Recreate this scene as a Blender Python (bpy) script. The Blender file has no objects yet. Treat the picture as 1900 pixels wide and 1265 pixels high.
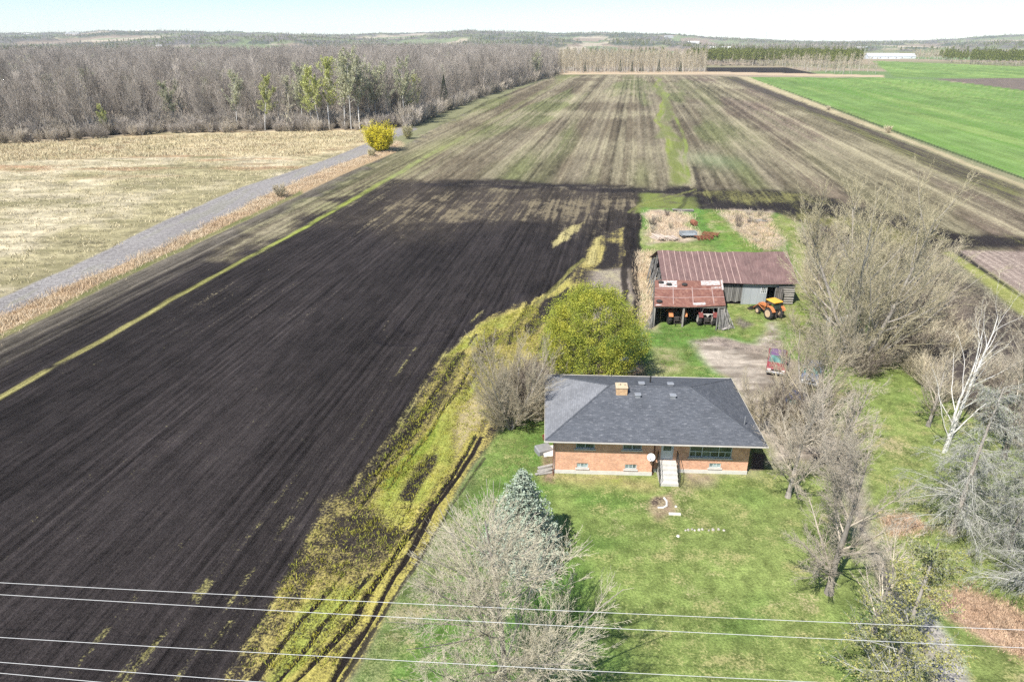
import bpy, math, random
import numpy as np
from mathutils import Vector, Matrix

# ---------------------------------------------------------------- camera, sky, sun, exposure
SC = bpy.context.scene
COL = SC.collection
F = 1267.0; CX, CY = 950.0, 632.5; H = 29.0; PITCH = math.radians(23.8)
cd = bpy.data.cameras.new('camera'); cam = bpy.data.objects.new('camera', cd); COL.objects.link(cam)
cam.location = (0, 0, H); cam.rotation_euler = (math.radians(90) - PITCH, 0, 0)
cd.sensor_width = 36; cd.lens = 36 * F / 1900; cd.clip_start = 0.5; cd.clip_end = 40000
SC.camera = cam
SUN_EL = math.radians(52); SUN_AZ = math.radians(37)      # sun stands front-left: from (-sin, -cos)
sun_from = Vector((-math.sin(SUN_AZ) * math.cos(SUN_EL), -math.cos(SUN_AZ) * math.cos(SUN_EL), math.sin(SUN_EL)))
W = bpy.data.worlds.new('World'); SC.world = W; W.use_nodes = True
nt = W.node_tree; nt.nodes.clear()
sky = nt.nodes.new('ShaderNodeTexSky'); sky.sky_type = 'NISHITA'; sky.sun_disc = False
sky.sun_elevation = SUN_EL; sky.sun_rotation = math.pi + SUN_AZ
sky.air_density = 0.9; sky.dust_density = 0.1; sky.ozone_density = 5.0; sky.altitude = 250
bgn = nt.nodes.new('ShaderNodeBackground'); bgn.inputs['Strength'].default_value = 0.092
out = nt.nodes.new('ShaderNodeOutputWorld')
nt.links.new(sky.outputs[0], bgn.inputs[0]); nt.links.new(bgn.outputs[0], out.inputs[0])
sl = bpy.data.lights.new('sun', 'SUN'); sl.energy = 4.8; sl.angle = math.radians(0.5); sl.color = (1.0, 0.955, 0.89)
so = bpy.data.objects.new('sun', sl); COL.objects.link(so)
so.rotation_euler = (-sun_from).to_track_quat('-Z', 'Y').to_euler(); so.location = (-60, -60, 120)
vs = SC.view_settings; vs.view_transform = 'Standard'; vs.look = 'None'; vs.gamma = 1.0; vs.exposure = 0.80
SC.cycles.use_denoising = False; SC.cycles.denoising_prefilter = 'ACCURATE'
SC.cycles.max_bounces = 5; SC.cycles.diffuse_bounces = 2; SC.cycles.glossy_bounces = 2; SC.cycles.transparent_max_bounces = 8
SC.cycles.volume_bounces = 1

# ---------------------------------------------------------------- pixel of the photo -> point on the ground plane
CP, SP = math.cos(PITCH), math.sin(PITCH)
def g(px, py, z=0.0):
    xc = (px - CX) / F; yc = (py - CY) / F
    dy = CP - yc * SP; dz = -SP - yc * CP
    t = (H - z) / (-dz)
    return (xc * t, dy * t)
def garr(px, py, z=0.0):
    xc = (px - CX) / F; yc = (py - CY) / F
    dy = CP - yc * SP; dz = -SP - yc * CP
    t = (H - z) / (-dz)
    return xc * t, dy * t
def G(px, py, z=0.0):
    x, y = g(px, py); return Vector((x, y, z))
ALPHA = math.radians(9.35)

# ---------------------------------------------------------------- tags
def tag(o, label=None, cat=None, group=None, kind=None):
    if label: o['label'] = label
    if cat: o['category'] = cat
    if group: o['group'] = group
    if kind: o['kind'] = kind
    return o
def empty(name, loc, rz=0.0, label=None, cat=None, group=None):
    o = bpy.data.objects.new(name, None); COL.objects.link(o); o.empty_display_size = 0.3
    o.location = loc; o.rotation_euler = (0, 0, rz)
    return tag(o, label, cat, group)
def link(name, me, parent=None):
    o = bpy.data.objects.new(name, me); COL.objects.link(o)
    if parent: o.parent = parent
    return o
def copy_tree(o, parent=None):
    c = o.copy(); COL.objects.link(c); c.parent = parent
    for ch in list(o.children): copy_tree(ch, c)
    return c

# ---------------------------------------------------------------- node helpers / materials
class NT:
    def __init__(s, name):
        s.m = bpy.data.materials.new(name); s.m.use_nodes = True; s.t = s.m.node_tree; s.t.nodes.clear()
        s.out = s.t.nodes.new('ShaderNodeOutputMaterial'); s.b = s.t.nodes.new('ShaderNodeBsdfPrincipled')
        s.t.links.new(s.b.outputs[0], s.out.inputs[0])
    def n(s, typ, **kw):
        nd = s.t.nodes.new(typ)
        for k, v in kw.items():
            if k.startswith('_'): setattr(nd, k[1:], v)
        return nd
    def l(s, a, b): s.t.links.new(a, b)
    def val(s, sock, v):
        if hasattr(v, 'is_output') or isinstance(v, bpy.types.NodeSocket): s.l(v, sock)
        elif isinstance(v, (tuple, list)) and len(v) == 3 and len(sock.default_value) == 4: sock.default_value = (*v, 1)
        else: sock.default_value = v
    def math(s, op, a, b=0.5, clamp=False):
        nd = s.t.nodes.new('ShaderNodeMath'); nd.operation = op; nd.use_clamp = clamp
        s.val(nd.inputs[0], a)
        if op not in ('SQRT', 'ABSOLUTE', 'FRACT', 'FLOOR'): s.val(nd.inputs[1], b)
        return nd.outputs[0]
    def mix(s, f, a, b, mode='MIX'):
        nd = s.t.nodes.new('ShaderNodeMix'); nd.data_type = 'RGBA'; nd.blend_type = mode
        s.val(nd.inputs[0], f); s.val(nd.inputs[6], a); s.val(nd.inputs[7], b); return nd.outputs[2]
    def noise(s, vec, scale, detail=4, rough=0.6, dist=0.0):
        nd = s.t.nodes.new('ShaderNodeTexNoise'); nd.inputs['Scale'].default_value = scale
        nd.inputs['Detail'].default_value = detail; nd.inputs['Roughness'].default_value = rough; nd.inputs['Distortion'].default_value = dist
        if vec is not None: s.l(vec, nd.inputs['Vector'])
        return nd.outputs['Fac']
    def remap(s, v, a, b, c=0.0, d=1.0):
        nd = s.t.nodes.new('ShaderNodeMapRange'); nd.inputs[1].default_value = a; nd.inputs[2].default_value = b
        nd.inputs[3].default_value = c; nd.inputs[4].default_value = d; s.l(v, nd.inputs[0]); return nd.outputs[0]
    def mapping(s, vec, rot=(0, 0, 0), scale=(1, 1, 1)):
        nd = s.t.nodes.new('ShaderNodeMapping'); nd.inputs['Rotation'].default_value = rot; nd.inputs['Scale'].default_value = scale
        s.l(vec, nd.inputs[0]); return nd.outputs[0]
    def attr(s, name):
        nd = s.t.nodes.new('ShaderNodeAttribute'); nd.attribute_name = name; return nd
    def bump(s, h, strength=0.3, dist=0.05):
        nd = s.t.nodes.new('ShaderNodeBump'); s.val(nd.inputs['Strength'], strength); nd.inputs['Distance'].default_value = dist
        s.l(h, nd.inputs['Height']); s.l(nd.outputs[0], s.b.inputs['Normal'])
    def pos(s):
        return s.t.nodes.new('ShaderNodeNewGeometry').outputs['Position']
    def obj(s):
        return s.t.nodes.new('ShaderNodeTexCoord').outputs['Object']
    def uv(s):
        return s.t.nodes.new('ShaderNodeTexCoord').outputs['UV']
    def rand(s):
        return s.t.nodes.new('ShaderNodeObjectInfo').outputs['Random']
    def done(s, col, rough=0.8, metal=0.0, spec=0.3):
        s.val(s.b.inputs['Base Color'], col); s.val(s.b.inputs['Roughness'], rough); s.val(s.b.inputs['Metallic'], metal)
        s.b.inputs['Specular IOR Level'].default_value = spec
        return s.m
def mat_simple(name, col, rough=0.8, var=0.35, scale=3.0, metal=0.0, spec=0.3, col2=None, thr=(0.5, 0.6), rnd=0.0, bump=0.0, bscale=None, sc3=(1, 1, 1)):
    """base colour with dirt-like variation, an optional second colour in patches and a little bump"""
    n = NT(name); p = n.mapping(n.obj(), scale=sc3)
    a = n.noise(p, scale, 5, 0.65)
    c = n.mix(1.0, col, n.remap(a, 0.25, 0.75, 1 - var, 1 + var), 'MULTIPLY')
    if col2 is not None:
        c = n.mix(n.remap(n.noise(p, scale * 1.7, 5, 0.7), thr[0], thr[1]), c, col2)
    if rnd: c = n.mix(1.0, c, n.remap(n.rand(), 0, 1, 1 - rnd, 1 + rnd), 'MULTIPLY')
    if bump: n.bump(n.noise(p, bscale or scale * 4, 4, 0.6), bump, 0.02)
    return n.done(c, rough, metal, spec)

# ---------------------------------------------------------------- mesh builders
def np_mesh(name, V, Q, mat=None, smooth=False, attrs=None, mats=None, midx=None):
    """V (n,3) float, Q (m,k) int faces of k corners"""
    me = bpy.data.meshes.new(name); V = np.asarray(V, np.float32); Q = np.asarray(Q, np.int32)
    k = Q.shape[1]; me.vertices.add(len(V)); me.vertices.foreach_set('co', V.ravel())
    me.loops.add(Q.size); me.loops.foreach_set('vertex_index', Q.ravel())
    me.polygons.add(len(Q)); me.polygons.foreach_set('loop_start', np.arange(0, Q.size, k, dtype=np.int32))
    me.polygons.foreach_set('use_smooth', np.full(len(Q), smooth))
    if mats:
        for m in mats: me.materials.append(m)
        if midx is not None: me.polygons.foreach_set('material_index', np.asarray(midx, np.int32))
    elif mat: me.materials.append(mat)
    if attrs:
        for an, (typ, arr) in attrs.items():
            at = me.attributes.new(an, typ, 'POINT')
            if typ == 'FLOAT': at.data.foreach_set('value', np.asarray(arr, np.float32).ravel())
            else:
                a4 = np.ones((len(arr), 4), np.float32); a4[:, :3] = arr; at.data.foreach_set('color', a4.ravel())
    me.update(calc_edges=True)
    return me

class MB:
    """collects shaped pieces and links them as ONE mesh"""
    def __init__(s): s.v = []; s.f = []; s.mi = []; s.cur = 0
    def add(s, vs, fs):
        b = len(s.v); s.v += [tuple(v) for v in vs]; s.f += [tuple(i + b for i in f) for f in fs]; s.mi += [s.cur] * len(fs); return s
    def box(s, x0, x1, y0, y1, z0, z1, M=None):
        vs = [Vector(p) for p in ((x0, y0, z0), (x1, y0, z0), (x1, y1, z0), (x0, y1, z0), (x0, y0, z1), (x1, y0, z1), (x1, y1, z1), (x0, y1, z1))]
        if M is not None: vs = [M @ v for v in vs]
        return s.add(vs, [(0, 3, 2, 1), (4, 5, 6, 7), (0, 1, 5, 4), (1, 2, 6, 5), (2, 3, 7, 6), (3, 0, 4, 7)])
    def bbox(s, x0, x1, y0, y1, z0, z1, b=0.03, M=None):
        """box with chamfered vertical and top edges"""
        ring = lambda d, z: [(x0 + d, y0 + b, z), (x0 + b, y0 + d, z), (x1 - b, y0 + d, z), (x1 - d, y0 + b, z), (x1 - d, y1 - b, z), (x1 - b, y1 - d, z), (x0 + b, y1 - d, z), (x0 + d, y1 - b, z)]
        vs = [Vector(p) for p in ring(0, z0) + ring(0, z1 - b) + [(min(max(x, x0 + b), x1 - b), min(max(y, y0 + b), y1 - b), z1) for x, y, _ in ring(b, z1)]]
        if M is not None: vs = [M @ v for v in vs]
        fs = [tuple(range(7, -1, -1)), tuple(range(16, 24))]
        for k in range(2):
            for i in range(8): fs.append((k * 8 + i, k * 8 + (i + 1) % 8, k * 8 + 8 + (i + 1) % 8, k * 8 + 8 + i))
        return s.add(vs, fs)
    def tube(s, p, q, r0, r1=None, k=8, cap=True):
        p = Vector(p); q = Vector(q); r1 = r0 if r1 is None else r1
        d = (q - p).normalized(); a = d.orthogonal().normalized(); b = d.cross(a)
        vs = [p + (a * math.cos(t) + b * math.sin(t)) * r0 for t in [2 * math.pi * i / k for i in range(k)]]
        vs += [q + (a * math.cos(t) + b * math.sin(t)) * r1 for t in [2 * math.pi * i / k for i in range(k)]]
        fs = [(i, (i + 1) % k, k + (i + 1) % k, k + i) for i in range(k)]
        if cap: fs += [tuple(range(k - 1, -1, -1)), tuple(range(k, 2 * k))]
        return s.add(vs, fs)
    def lathe(s, c, axis, prof, k=20):
        """prof: list of (along, radius)"""
        c = Vector(c); d = Vector(axis).normalized(); a = d.orthogonal().normalized(); b = d.cross(a)
        vs = []
        for h, r in prof: vs += [c + d * h + (a * math.cos(t) + b * math.sin(t)) * r for t in [2 * math.pi * i / k for i in range(k)]]
        fs = []
        for j in range(len(prof) - 1):
            for i in range(k): fs.append((j * k + i, j * k + (i + 1) % k, (j + 1) * k + (i + 1) % k, (j + 1) * k + i))
        fs += [tuple(range(k - 1, -1, -1)), tuple((len(prof) - 1) * k + i for i in range(k))]
        return s.add(vs, fs)
    def prism(s, poly, axis, a0, a1):
        """poly in the plane across 'axis' (x: poly=(y,z); y: (x,z); z: (x,y))"""
        f = {'x': lambda p, a: (a, p[0], p[1]), 'y': lambda p, a: (p[0], a, p[1]), 'z': lambda p, a: (p[0], p[1], a)}[axis]
        n = len(poly); vs = [f(p, a0) for p in poly] + [f(p, a1) for p in poly]
        fs = [tuple(range(n - 1, -1, -1)), tuple(range(n, 2 * n))] + [(i, (i + 1) % n, n + (i + 1) % n, n + i) for i in range(n)]
        return s.add(vs, fs)
    def mesh(s, name, mat, smooth=False):
        me = bpy.data.meshes.new(name); me.from_pydata(s.v, [], s.f)
        for m in (mat if isinstance(mat, (list, tuple)) else [mat]): me.materials.append(m)
        me.polygons.foreach_set('material_index', s.mi)
        import bmesh
        bm = bmesh.new(); bm.from_mesh(me); bmesh.ops.recalc_face_normals(bm, faces=bm.faces[:])
        uvl = bm.loops.layers.uv.new('UVMap'); Z = Vector((0, 0, 1))
        for f in bm.faces:
            n = f.normal; t = Z.cross(n)
            t = Vector((1, 0, 0)) if t.length < 1e-3 else t.normalized()
            b = n.cross(t); f.smooth = smooth
            for lp in f.loops: lp[uvl].uv = (lp.vert.co.dot(t), lp.vert.co.dot(b))
        bm.to_mesh(me); bm.free(); return me
    def build(s, name, mat, parent=None, smooth=False, label=None, loc=None):
        o = link(name, s.mesh(name, mat, smooth), parent)
        if label: o['label'] = label
        if loc is not None: o.location = loc
        return o

# ---------------------------------------------------------------- numpy noise
def _hash(ix, iy, seed):
    h = (ix.astype(np.int64) * 374761393 + iy.astype(np.int64) * 668265263 + seed * 974634777) & 0xffffffff
    h = ((h ^ (h >> 13)) * 1274126177) & 0xffffffff
    return ((h ^ (h >> 16)) & 0xffffff) / float(0xffffff)
def vnoise(x, y, seed=0):
    ix = np.floor(x); iy = np.floor(y); fx = x - ix; fy = y - iy
    fx = fx * fx * (3 - 2 * fx); fy = fy * fy * (3 - 2 * fy)
    a = _hash(ix, iy, seed); b = _hash(ix + 1, iy, seed); c = _hash(ix, iy + 1, seed); d = _hash(ix + 1, iy + 1, seed)
    return (a + (b - a) * fx) * (1 - fy) + (c + (d - c) * fx) * fy
def fbm(x, y, seed=0, o=4, gain=0.55):
    s = 0; amp = 1; tot = 0
    for i in range(o):
        s = s + vnoise(x * 2 ** i + i * 17.3, y * 2 ** i - i * 9.1, seed + i) * amp; tot += amp; amp *= gain
    return s / tot
def sstep(v, a, b):
    t = np.clip((v - a) / (b - a), 0, 1); return t * t * (3 - 2 * t)
def sd_poly(x, y, poly):
    """signed distance, positive inside; far points get a large negative value"""
    P = np.array(poly, float); res = np.full(x.shape, -1e3)
    m = 30 + 0.02 * (P.max(0) - P.min(0)).max()
    sel = (x > P[:, 0].min() - m) & (x < P[:, 0].max() + m) & (y > P[:, 1].min() - m) & (y < P[:, 1].max() + m)
    xs = x[sel]; ys = y[sel]
    if xs.size == 0: return res
    d = np.full(xs.shape, 1e9); ins = np.zeros(xs.shape, bool)
    for i in range(len(P)):
        ax, ay = P[i]; bx, by = P[(i + 1) % len(P)]
        ex, ey = bx - ax, by - ay; L = ex * ex + ey * ey + 1e-12
        t = np.clip(((xs - ax) * ex + (ys - ay) * ey) / L, 0, 1)
        d = np.minimum(d, (xs - ax - t * ex) ** 2 + (ys - ay - t * ey) ** 2)
        if abs(ey) > 1e-12: ins ^= ((ay > ys) != (by > ys)) & (xs < ex * (ys - ay) / ey + ax)
    d = np.sqrt(d); res[sel] = np.where(ins, d, -d); return res
def px_poly(pts): return [g(a, b) for a, b in pts]
# ---------------------------------------------------------------- the ground: fields, lane, meadow, lawn
def ground_material():
    n = NT('ground_cover'); P = n.pos()
    rot = n.mapping(P, rot=(0, 0, ALPHA))
    rows = n.noise(n.mapping(rot, scale=(1.5, 0.035, 0.05)), 1.0, 4, 0.6)
    rows2 = n.noise(n.mapping(rot, scale=(5.5, 0.25, 0.1)), 1.0, 3, 0.6)
    fine = n.noise(P, 1.6, 7, 0.72)
    fine2 = n.noise(P, 7.0, 4, 0.7)
    cov = n.attr('cov').outputs['Fac']; ra = n.attr('rowa').outputs['Fac']; ba = n.attr('bmp').outputs['Fac']
    nz = n.math('ADD', n.math('MULTIPLY', n.math('SUBTRACT', fine, 0.5), 1.5), n.math('MULTIPLY', n.math('SUBTRACT', fine2, 0.5), 2.2))
    nr = n.math('MULTIPLY', n.math('MULTIPLY', n.math('SUBTRACT', rows, 0.5), ra), 1.6)
    s = n.math('ADD', n.math('ADD', cov, nz), nr)
    fac = n.remap(s, 0.28, 0.72)
    c = n.mix(fac, n.attr('Col').outputs['Color'], n.attr('Col2').outputs['Color'])
    tone = n.math('ADD', n.math('MULTIPLY', n.math('SUBTRACT', fine2, 0.5), 2.0), n.math('MULTIPLY', n.math('SUBTRACT', fine, 0.5), 1.3))
    rt = n.math('MULTIPLY', n.math('MULTIPLY', n.math('SUBTRACT', n.math('ADD', rows, rows2), 1.0), ra), 1.7)
    c = n.mix(1.0, c, n.math('MAXIMUM', n.math('ADD', n.math('ADD', tone, rt), 1.0), .25), 'MULTIPLY')
    hgt = n.math('ADD', n.math('ADD', fine2, n.math('MULTIPLY', n.noise(P, 22, 2, 0.6), 0.4)), n.math('MULTIPLY', n.math('MULTIPLY', rows2, ra), 1.5))
    n.bump(hgt, n.math('MULTIPLY', ba, 1.0), 0.14)
    return n.done(c, 0.95, 0, 0.08)
M_GROUND = ground_material()

PXS = np.arange(-520, 2420, 2.4); PYS = np.concatenate([np.arange(92, 150, 1.0), np.arange(150, 1440, 2.1)])
gx, gy = np.meshgrid(PXS, PYS); X, Y = garr(gx.ravel(), gy.ravel())
gx = gy = None
N = X.size
U = X * math.cos(ALPHA) - Y * math.sin(ALPHA); V = X * math.sin(ALPHA) + Y * math.cos(ALPHA)
col = np.zeros((N, 3)); col2 = np.zeros((N, 3)); cov = np.zeros(N); rowa = np.zeros(N); bmp = np.full(N, 0.4); reg = np.zeros(N, int); Z = np.zeros(N)
REG = ['farmland', 'meadow', 'woodland_floor', 'gravel_lane', 'lane_verge', 'ploughed_field', 'stubble_field', 'green_field', 'far_soil_field', 'lawn', 'driveway', 'weedy_ground']
lowf = fbm(X / 40, Y / 40, 3, 4); midf = fbm(X / 9, Y / 9, 7, 4); hif = fbm(X / 2.2, Y / 2.2, 11, 4)
wx = (fbm(X / 5, Y / 5, 21, 3) - 0.5); wy = (fbm(X / 5, Y / 5, 27, 3) - 0.5)
def mixc(m, a, b): return a + (b - a) * m[:, None]
def paint(poly, soft, c1, c2, cv, ra=0.0, bm=0.4, name=None, warp=0.0, px=True):
    """blend a kind of ground into the polygon (photo pixels laid down on the ground plane)"""
    P = px_poly(poly) if px else poly
    sd = sd_poly(X + wx * warp, Y + wy * warp, P)
    m = sstep(sd, -soft, soft)
    i = np.nonzero(m > 0)[0]; mm = m[i][:, None]
    def arr(c):
        c = np.asarray(c, float); return c[i] if c.ndim == 2 else np.broadcast_to(c, (len(i), 3))
    col[i] += (arr(c1) - col[i]) * mm
    if c2 is not None: col2[i] += (arr(c2) - col2[i]) * mm
    def sc(a): return a[i] if isinstance(a, np.ndarray) else a
    cov[i] += (sc(cv) - cov[i]) * m[i]; rowa[i] += (ra - rowa[i]) * m[i]; bmp[i] += (bm - bmp[i]) * m[i]
    if name: reg[sd > 0] = REG.index(name)
    return sd

SOIL = (.028, .0235, .0225); SOIL_D = (.022, .018, .016); SOIL_L = (.085, .072, .064)
WEED = (.36, .30, .10); STRAW = (.40, .34, .20); OLIVE = (.17, .18, .075); LAWN = (.115, .175, .042); LAWN2 = (.22, .225, .085)
# far farmland: patches of tan, brown and green
ang = fbm(X / 260, Y / 420, 5, 2)
far = mixc(sstep(ang, .42, .5), np.array([[.20, .20, .11]]) * np.ones((N, 1)), np.array([.30, .24, .17]))
far = mixc(sstep(ang, .55, .6), far, np.array([.14, .20, .08]))
col[:] = far; col2[:] = far * 0.7; cov[:] = .3; bmp[:] = .1
# right side beyond the yard: mauve-brown soil and thin grass
paint([(1500, 345), (2600, 420), (2600, 1500), (1700, 1500), (1650, 700)], 1, (.10, .085, .07), (.20, .19, .11), .35 + (midf - .5), .3, .5, 'stubble_field', 2)
# meadow left of the lane
hz = fbm(X / 14, Y / 2.4, 31, 4)
meadc = mixc(sstep(lowf + .5 * (midf - .5), .42, .62), np.array([[.44, .385, .26]]) * np.ones((N, 1)), np.array([.30, .265, .15]))
meadc = mixc(sstep(fbm(X / 30, Y / 5, 33, 3), .56, .68) * sstep(Y, 150, 175), meadc, np.array([.34, .22, .13]))
paint([(-700, 1500), (-700, 235), (640, 232), (760, 232), (700, 262), (600, 300), (450, 350), (300, 416), (130, 500), (0, 560), (-300, 690)], .3, meadc, (.21, .19, .10),
      .16 + (hz - .5) * 1.5 + (midf - .5) * .8, 0, .8, 'meadow')
# pale tall straw just under the wood
paint([(0, 262), (400, 246), (700, 240), (680, 275), (560, 290), (300, 286), (0, 300)], 5, (.46, .38, .23), (.27, .19, .11), .28 + (hz - .5) * 1.8, 0, .8, None, 10)
# woodland floor
WOOD = [(-560, 292), (-200, 276), (0, 264), (130, 259), (300, 246), (450, 243), (700, 240), (745, 240), (800, 216), (900, 178), (1035, 139), (1040, 118), (700, 105), (-560, 128)]
paint(WOOD, 3, (.19, .155, .12), (.29, .245, .19), .45, 0, .6, 'woodland_floor', 4)
# left-hand side of the big field: dusty soil between verge and the yellow line
FIELD_ALL = [(-700, 1500), (-400, 820), (0, 628), (200, 528), (430, 418), (560, 356), (640, 320), (735, 280), (800, 243), (900, 190), (1036, 139), (1320, 141), (1385, 144), (1640, 250), (1900, 352), (2500, 600),
             (2500, 700), (1900, 560), (1780, 490), (1560, 385), (1200, 350), (1190, 460), (1185, 560), (1100, 640), (1000, 700), (900, 800), (800, 950), (620, 1290), (500, 1500)]
dusty = mixc(sstep(U, -62, -44), np.array([[.105, .090, .075]]) * np.ones((N, 1)), np.array(SOIL))
paint(FIELD_ALL, .6, SOIL, STRAW, -.35 + (lowf - .5) * .5 + (midf - .5) * .5, 1.0, .8, 'ploughed_field')
uL = np.array([g(0, 628), g(430, 418)]); 
def uv_px(px, py):
    x, y = g(px, py); return x * math.cos(ALPHA) - y * math.sin(ALPHA), x * math.sin(ALPHA) + y * math.cos(ALPHA)
uEdge = uv_px(430, 420)[0]; uLine = uv_px(440, 490)[0]
band = (U > uEdge - 4) & (U < uLine + 1) & (reg == 5)
t = np.clip((U - uEdge) / (uLine - uEdge), 0, 1)
st = fbm(U / .8, V / 60, 41, 3)
bandc = mixc(sstep(1 - t + (st - .5) * .8, .25, .95), np.array([SOIL]) * np.ones((N, 1)), np.array([.135, .118, .092]))
col[band] = bandc[band]; cov[band] = (-.25 + (st - .5) * .9)[band]; col2[band] = (.20, .19, .09); 
# stubble field (the upper part)
stripe = .55 * fbm(U / .8, V / 500, 51, 3) + .25 * fbm(U / 2.6, V / 300, 52, 2) + .20 * fbm(U / 1.2, V / 16, 53, 3); stripe2 = fbm(U / 5.5, V / 260, 55, 4); patch = fbm(X / 30, Y / 34, 61, 4)
stub = mixc(sstep(stripe2 + .35 * (patch - .5), .4, .62), np.array([[.115, .094, .062]]) * np.ones((N, 1)), np.array([.165, .140, .095]))
stub = mixc(sstep(fbm(U / 18, V / 160, 63, 3), .46, .60) * .7, stub, np.array([.125, .140, .055]))
stub = mixc(sstep(U, 25, 60) * .55, stub, np.array([.155, .115, .090]))
STUB = [(735, 338), (900, 334), (1290, 352), (1560, 385), (1760, 480), (2600, 860), (2600, 560), (1900, 352), (1640, 252), (1385, 144), (1320, 141), (1036, 139), (900, 190), (735, 280), (640, 330), (560, 372), (430, 440), (445, 480), (560, 411), (640, 368), (722, 330)]
cvs = .27 + (stripe - .5) * 2.0 + (patch - .5) * 1.3
sdS = paint(STUB, 3, stub, (.25, .22, .14), cvs, .35, .5, None, 10)
reg[(sdS > 0)] = REG.index('stubble_field')
ln1 = vnoise(U / 1.15, V / 420, 311); ln2 = vnoise(U / .5, V / 150, 313); spk = fbm(U / .6, V / 2.6, 315, 3); ln3 = vnoise(U / 3.1 + 9, V / 600, 317)
mul = 1 + (ln1 - .5) * .75 + (ln2 - .5) * .45 + (spk - .5) * 1.0 + (ln3 - .5) * .35
ss_ = sstep(sdS, -6, 3); col *= (1 + ss_ * (mul - 1))[:, None]; col2 *= (1 + ss_ * (mul - 1) * .6)[:, None]
# restore the dusty band colour and its green streaks on the left side of the stubble
greenl = (U > uLine - 9) & (U < uLine + 7) & (V > 105) & (reg >= 5) & (reg <= 6)
wgt = .6 * (1 - np.abs(U - uLine) / 9).clip(0, 1) * sstep(V, 100, 125) * (1 - sstep(V, 190, 260)) * greenl
cov += wgt * .35; col2[:] = mixc(wgt, col2, np.array([.19, .20, .07]))
# the thin yellow line of weeds running up the field
du = np.abs(U - uLine - .35 * (fbm(V / 12, V * 0, 71, 3) - .5) * 4)
wl = np.where(V < 95, .62, .62 + (V - 95) * .008)
line = (1 - sstep(du, wl * .35, wl * 1.0)) * ((reg == 5) | (reg == 6)) * (1 - sstep(V, 150, 260) * .7)
lc = mixc(sstep(V, 60, 110), np.array([[.32, .29, .11]]) * np.ones((N, 1)), np.array([.27, .31, .06]))
lc = mixc(sstep(V, 130, 160), lc, np.array([.22, .24, .09]))
breaks = sstep(fbm(V / 4, U / 2, 73, 3), .22, .5) * np.where(V > 80, np.where(V < 105, .75, 1), 1)
for pts_, st_ in (([(330, 1180), (404, 1064), (519, 910), (640, 740)], .35), ([(430, 1110), (500, 1010), (575, 900)], .7), ([(60, 1300), (126, 1243), (164, 1211), (250, 1110)], .6), ([(215, 1265), (300, 1185), (395, 1080)], .8), ([(0, 1045), (60, 965), (110, 900)], .5),
                  ([(300, 1300), (380, 1215), (470, 1100)], .6), ([(560, 820), (640, 700), (720, 590)], .4), ([(700, 720), (800, 590), (900, 480)], .45), ([(780, 700), (880, 570), (960, 470)], .5)):
    P_ = np.array([g(*p) for p in pts_]); sel_ = np.nonzero((X > P_[:, 0].min() - 3) & (X < P_[:, 0].max() + 3) & (Y > P_[:, 1].min() - 3) & (Y < P_[:, 1].max() + 3) & (reg == 5))[0]
    xs_, ys_ = X[sel_] + wx[sel_], Y[sel_] + wy[sel_]; dd_ = np.full(len(sel_), 1e9)
    for i in range(len(P_) - 1):
        ex, ey = P_[i + 1] - P_[i]; tt = np.clip(((xs_ - P_[i, 0]) * ex + (ys_ - P_[i, 1]) * ey) / (ex * ex + ey * ey), 0, 1); dd_ = np.minimum(dd_, np.hypot(xs_ - P_[i, 0] - tt * ex, ys_ - P_[i, 1] - tt * ey))
    cov[sel_] += (1 - sstep(dd_, .05, .6)) * st_ * (.2 + sstep(fbm(X[sel_] / 1.5, Y[sel_] / 1.5, 88, 2), .4, .6)) * .42
col[:] = mixc(line * .9 * breaks, col, lc); col2[:] = mixc(line * breaks, col2, lc); cov += line * .2 * breaks
# dark bare strip across the top of the black field
paint([(715, 340), (1000, 341), (1290, 354), (1180, 396), (1100, 424), (900, 410), (760, 440), (640, 410)], 9, (.050, .041, .033), (.17, .145, .09), .10 + (fbm(U / .6, V / 12, 341, 3) - .5) * 1.5 + (midf - .5) * 1.2 + (hif - .5) * .6, .4, .7, None, 12)
paint([(1178, 398), (1196, 354), (1300, 354), (1302, 394), (1250, 392)], 1.0, (.16, .19, .05), (.085, .07, .05), .30 + (hif - .5) * 1.2, 0, .7, 'weedy_ground', 3)
DARK = [(770, 338), (1000, 341), (1290, 353), (1560, 368), (1560, 384), (1290, 364), (1000, 349), (800, 344)]
paint(DARK, 1.6, SOIL, (.17, .145, .10), .05 + (hif - .5) * 1.3 + (fbm(X / 12, Y / 3, 321, 3) - .5) * 1.6, .3, .6, None, 8)
# straw-coloured streaks in the transition
tr = sd_poly(X, Y, px_poly([(690, 350), (1290, 352), (1180, 470), (980, 560), (860, 640), (790, 560), (640, 430)]))
trm = sstep(tr, -4, 10) * (reg == 5)
cov += trm * (.12 + sstep(fbm(U / .5, V / 11, 77, 3), .44, .62) * .34 + (hif - .5) * .7) * sstep(fbm(X / 14, Y / 14, 79, 3) + .25 * sstep(Y, 88, 125) - .1, .42, .60); 
col2[:] = mixc(trm, col2, np.array([.17, .14, .09]))
# sparse rows of weeds in the lower right of the black field
lo = (reg == 5) & (V < 62); rws = (fbm(U / 1.0, V / 70, 83, 2))
cov[lo] += ((sstep(rws, .60, .68) * sstep(fbm(X / 4, Y / 4, 85, 3), .46, .6)) * .42)[lo]
cov[lo] += (sstep(U, uv_px(330, 1150)[0] - 2, uv_px(480, 1120)[0]) * .16)[lo]
col2[lo] = (.21, .19, .075)
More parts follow.
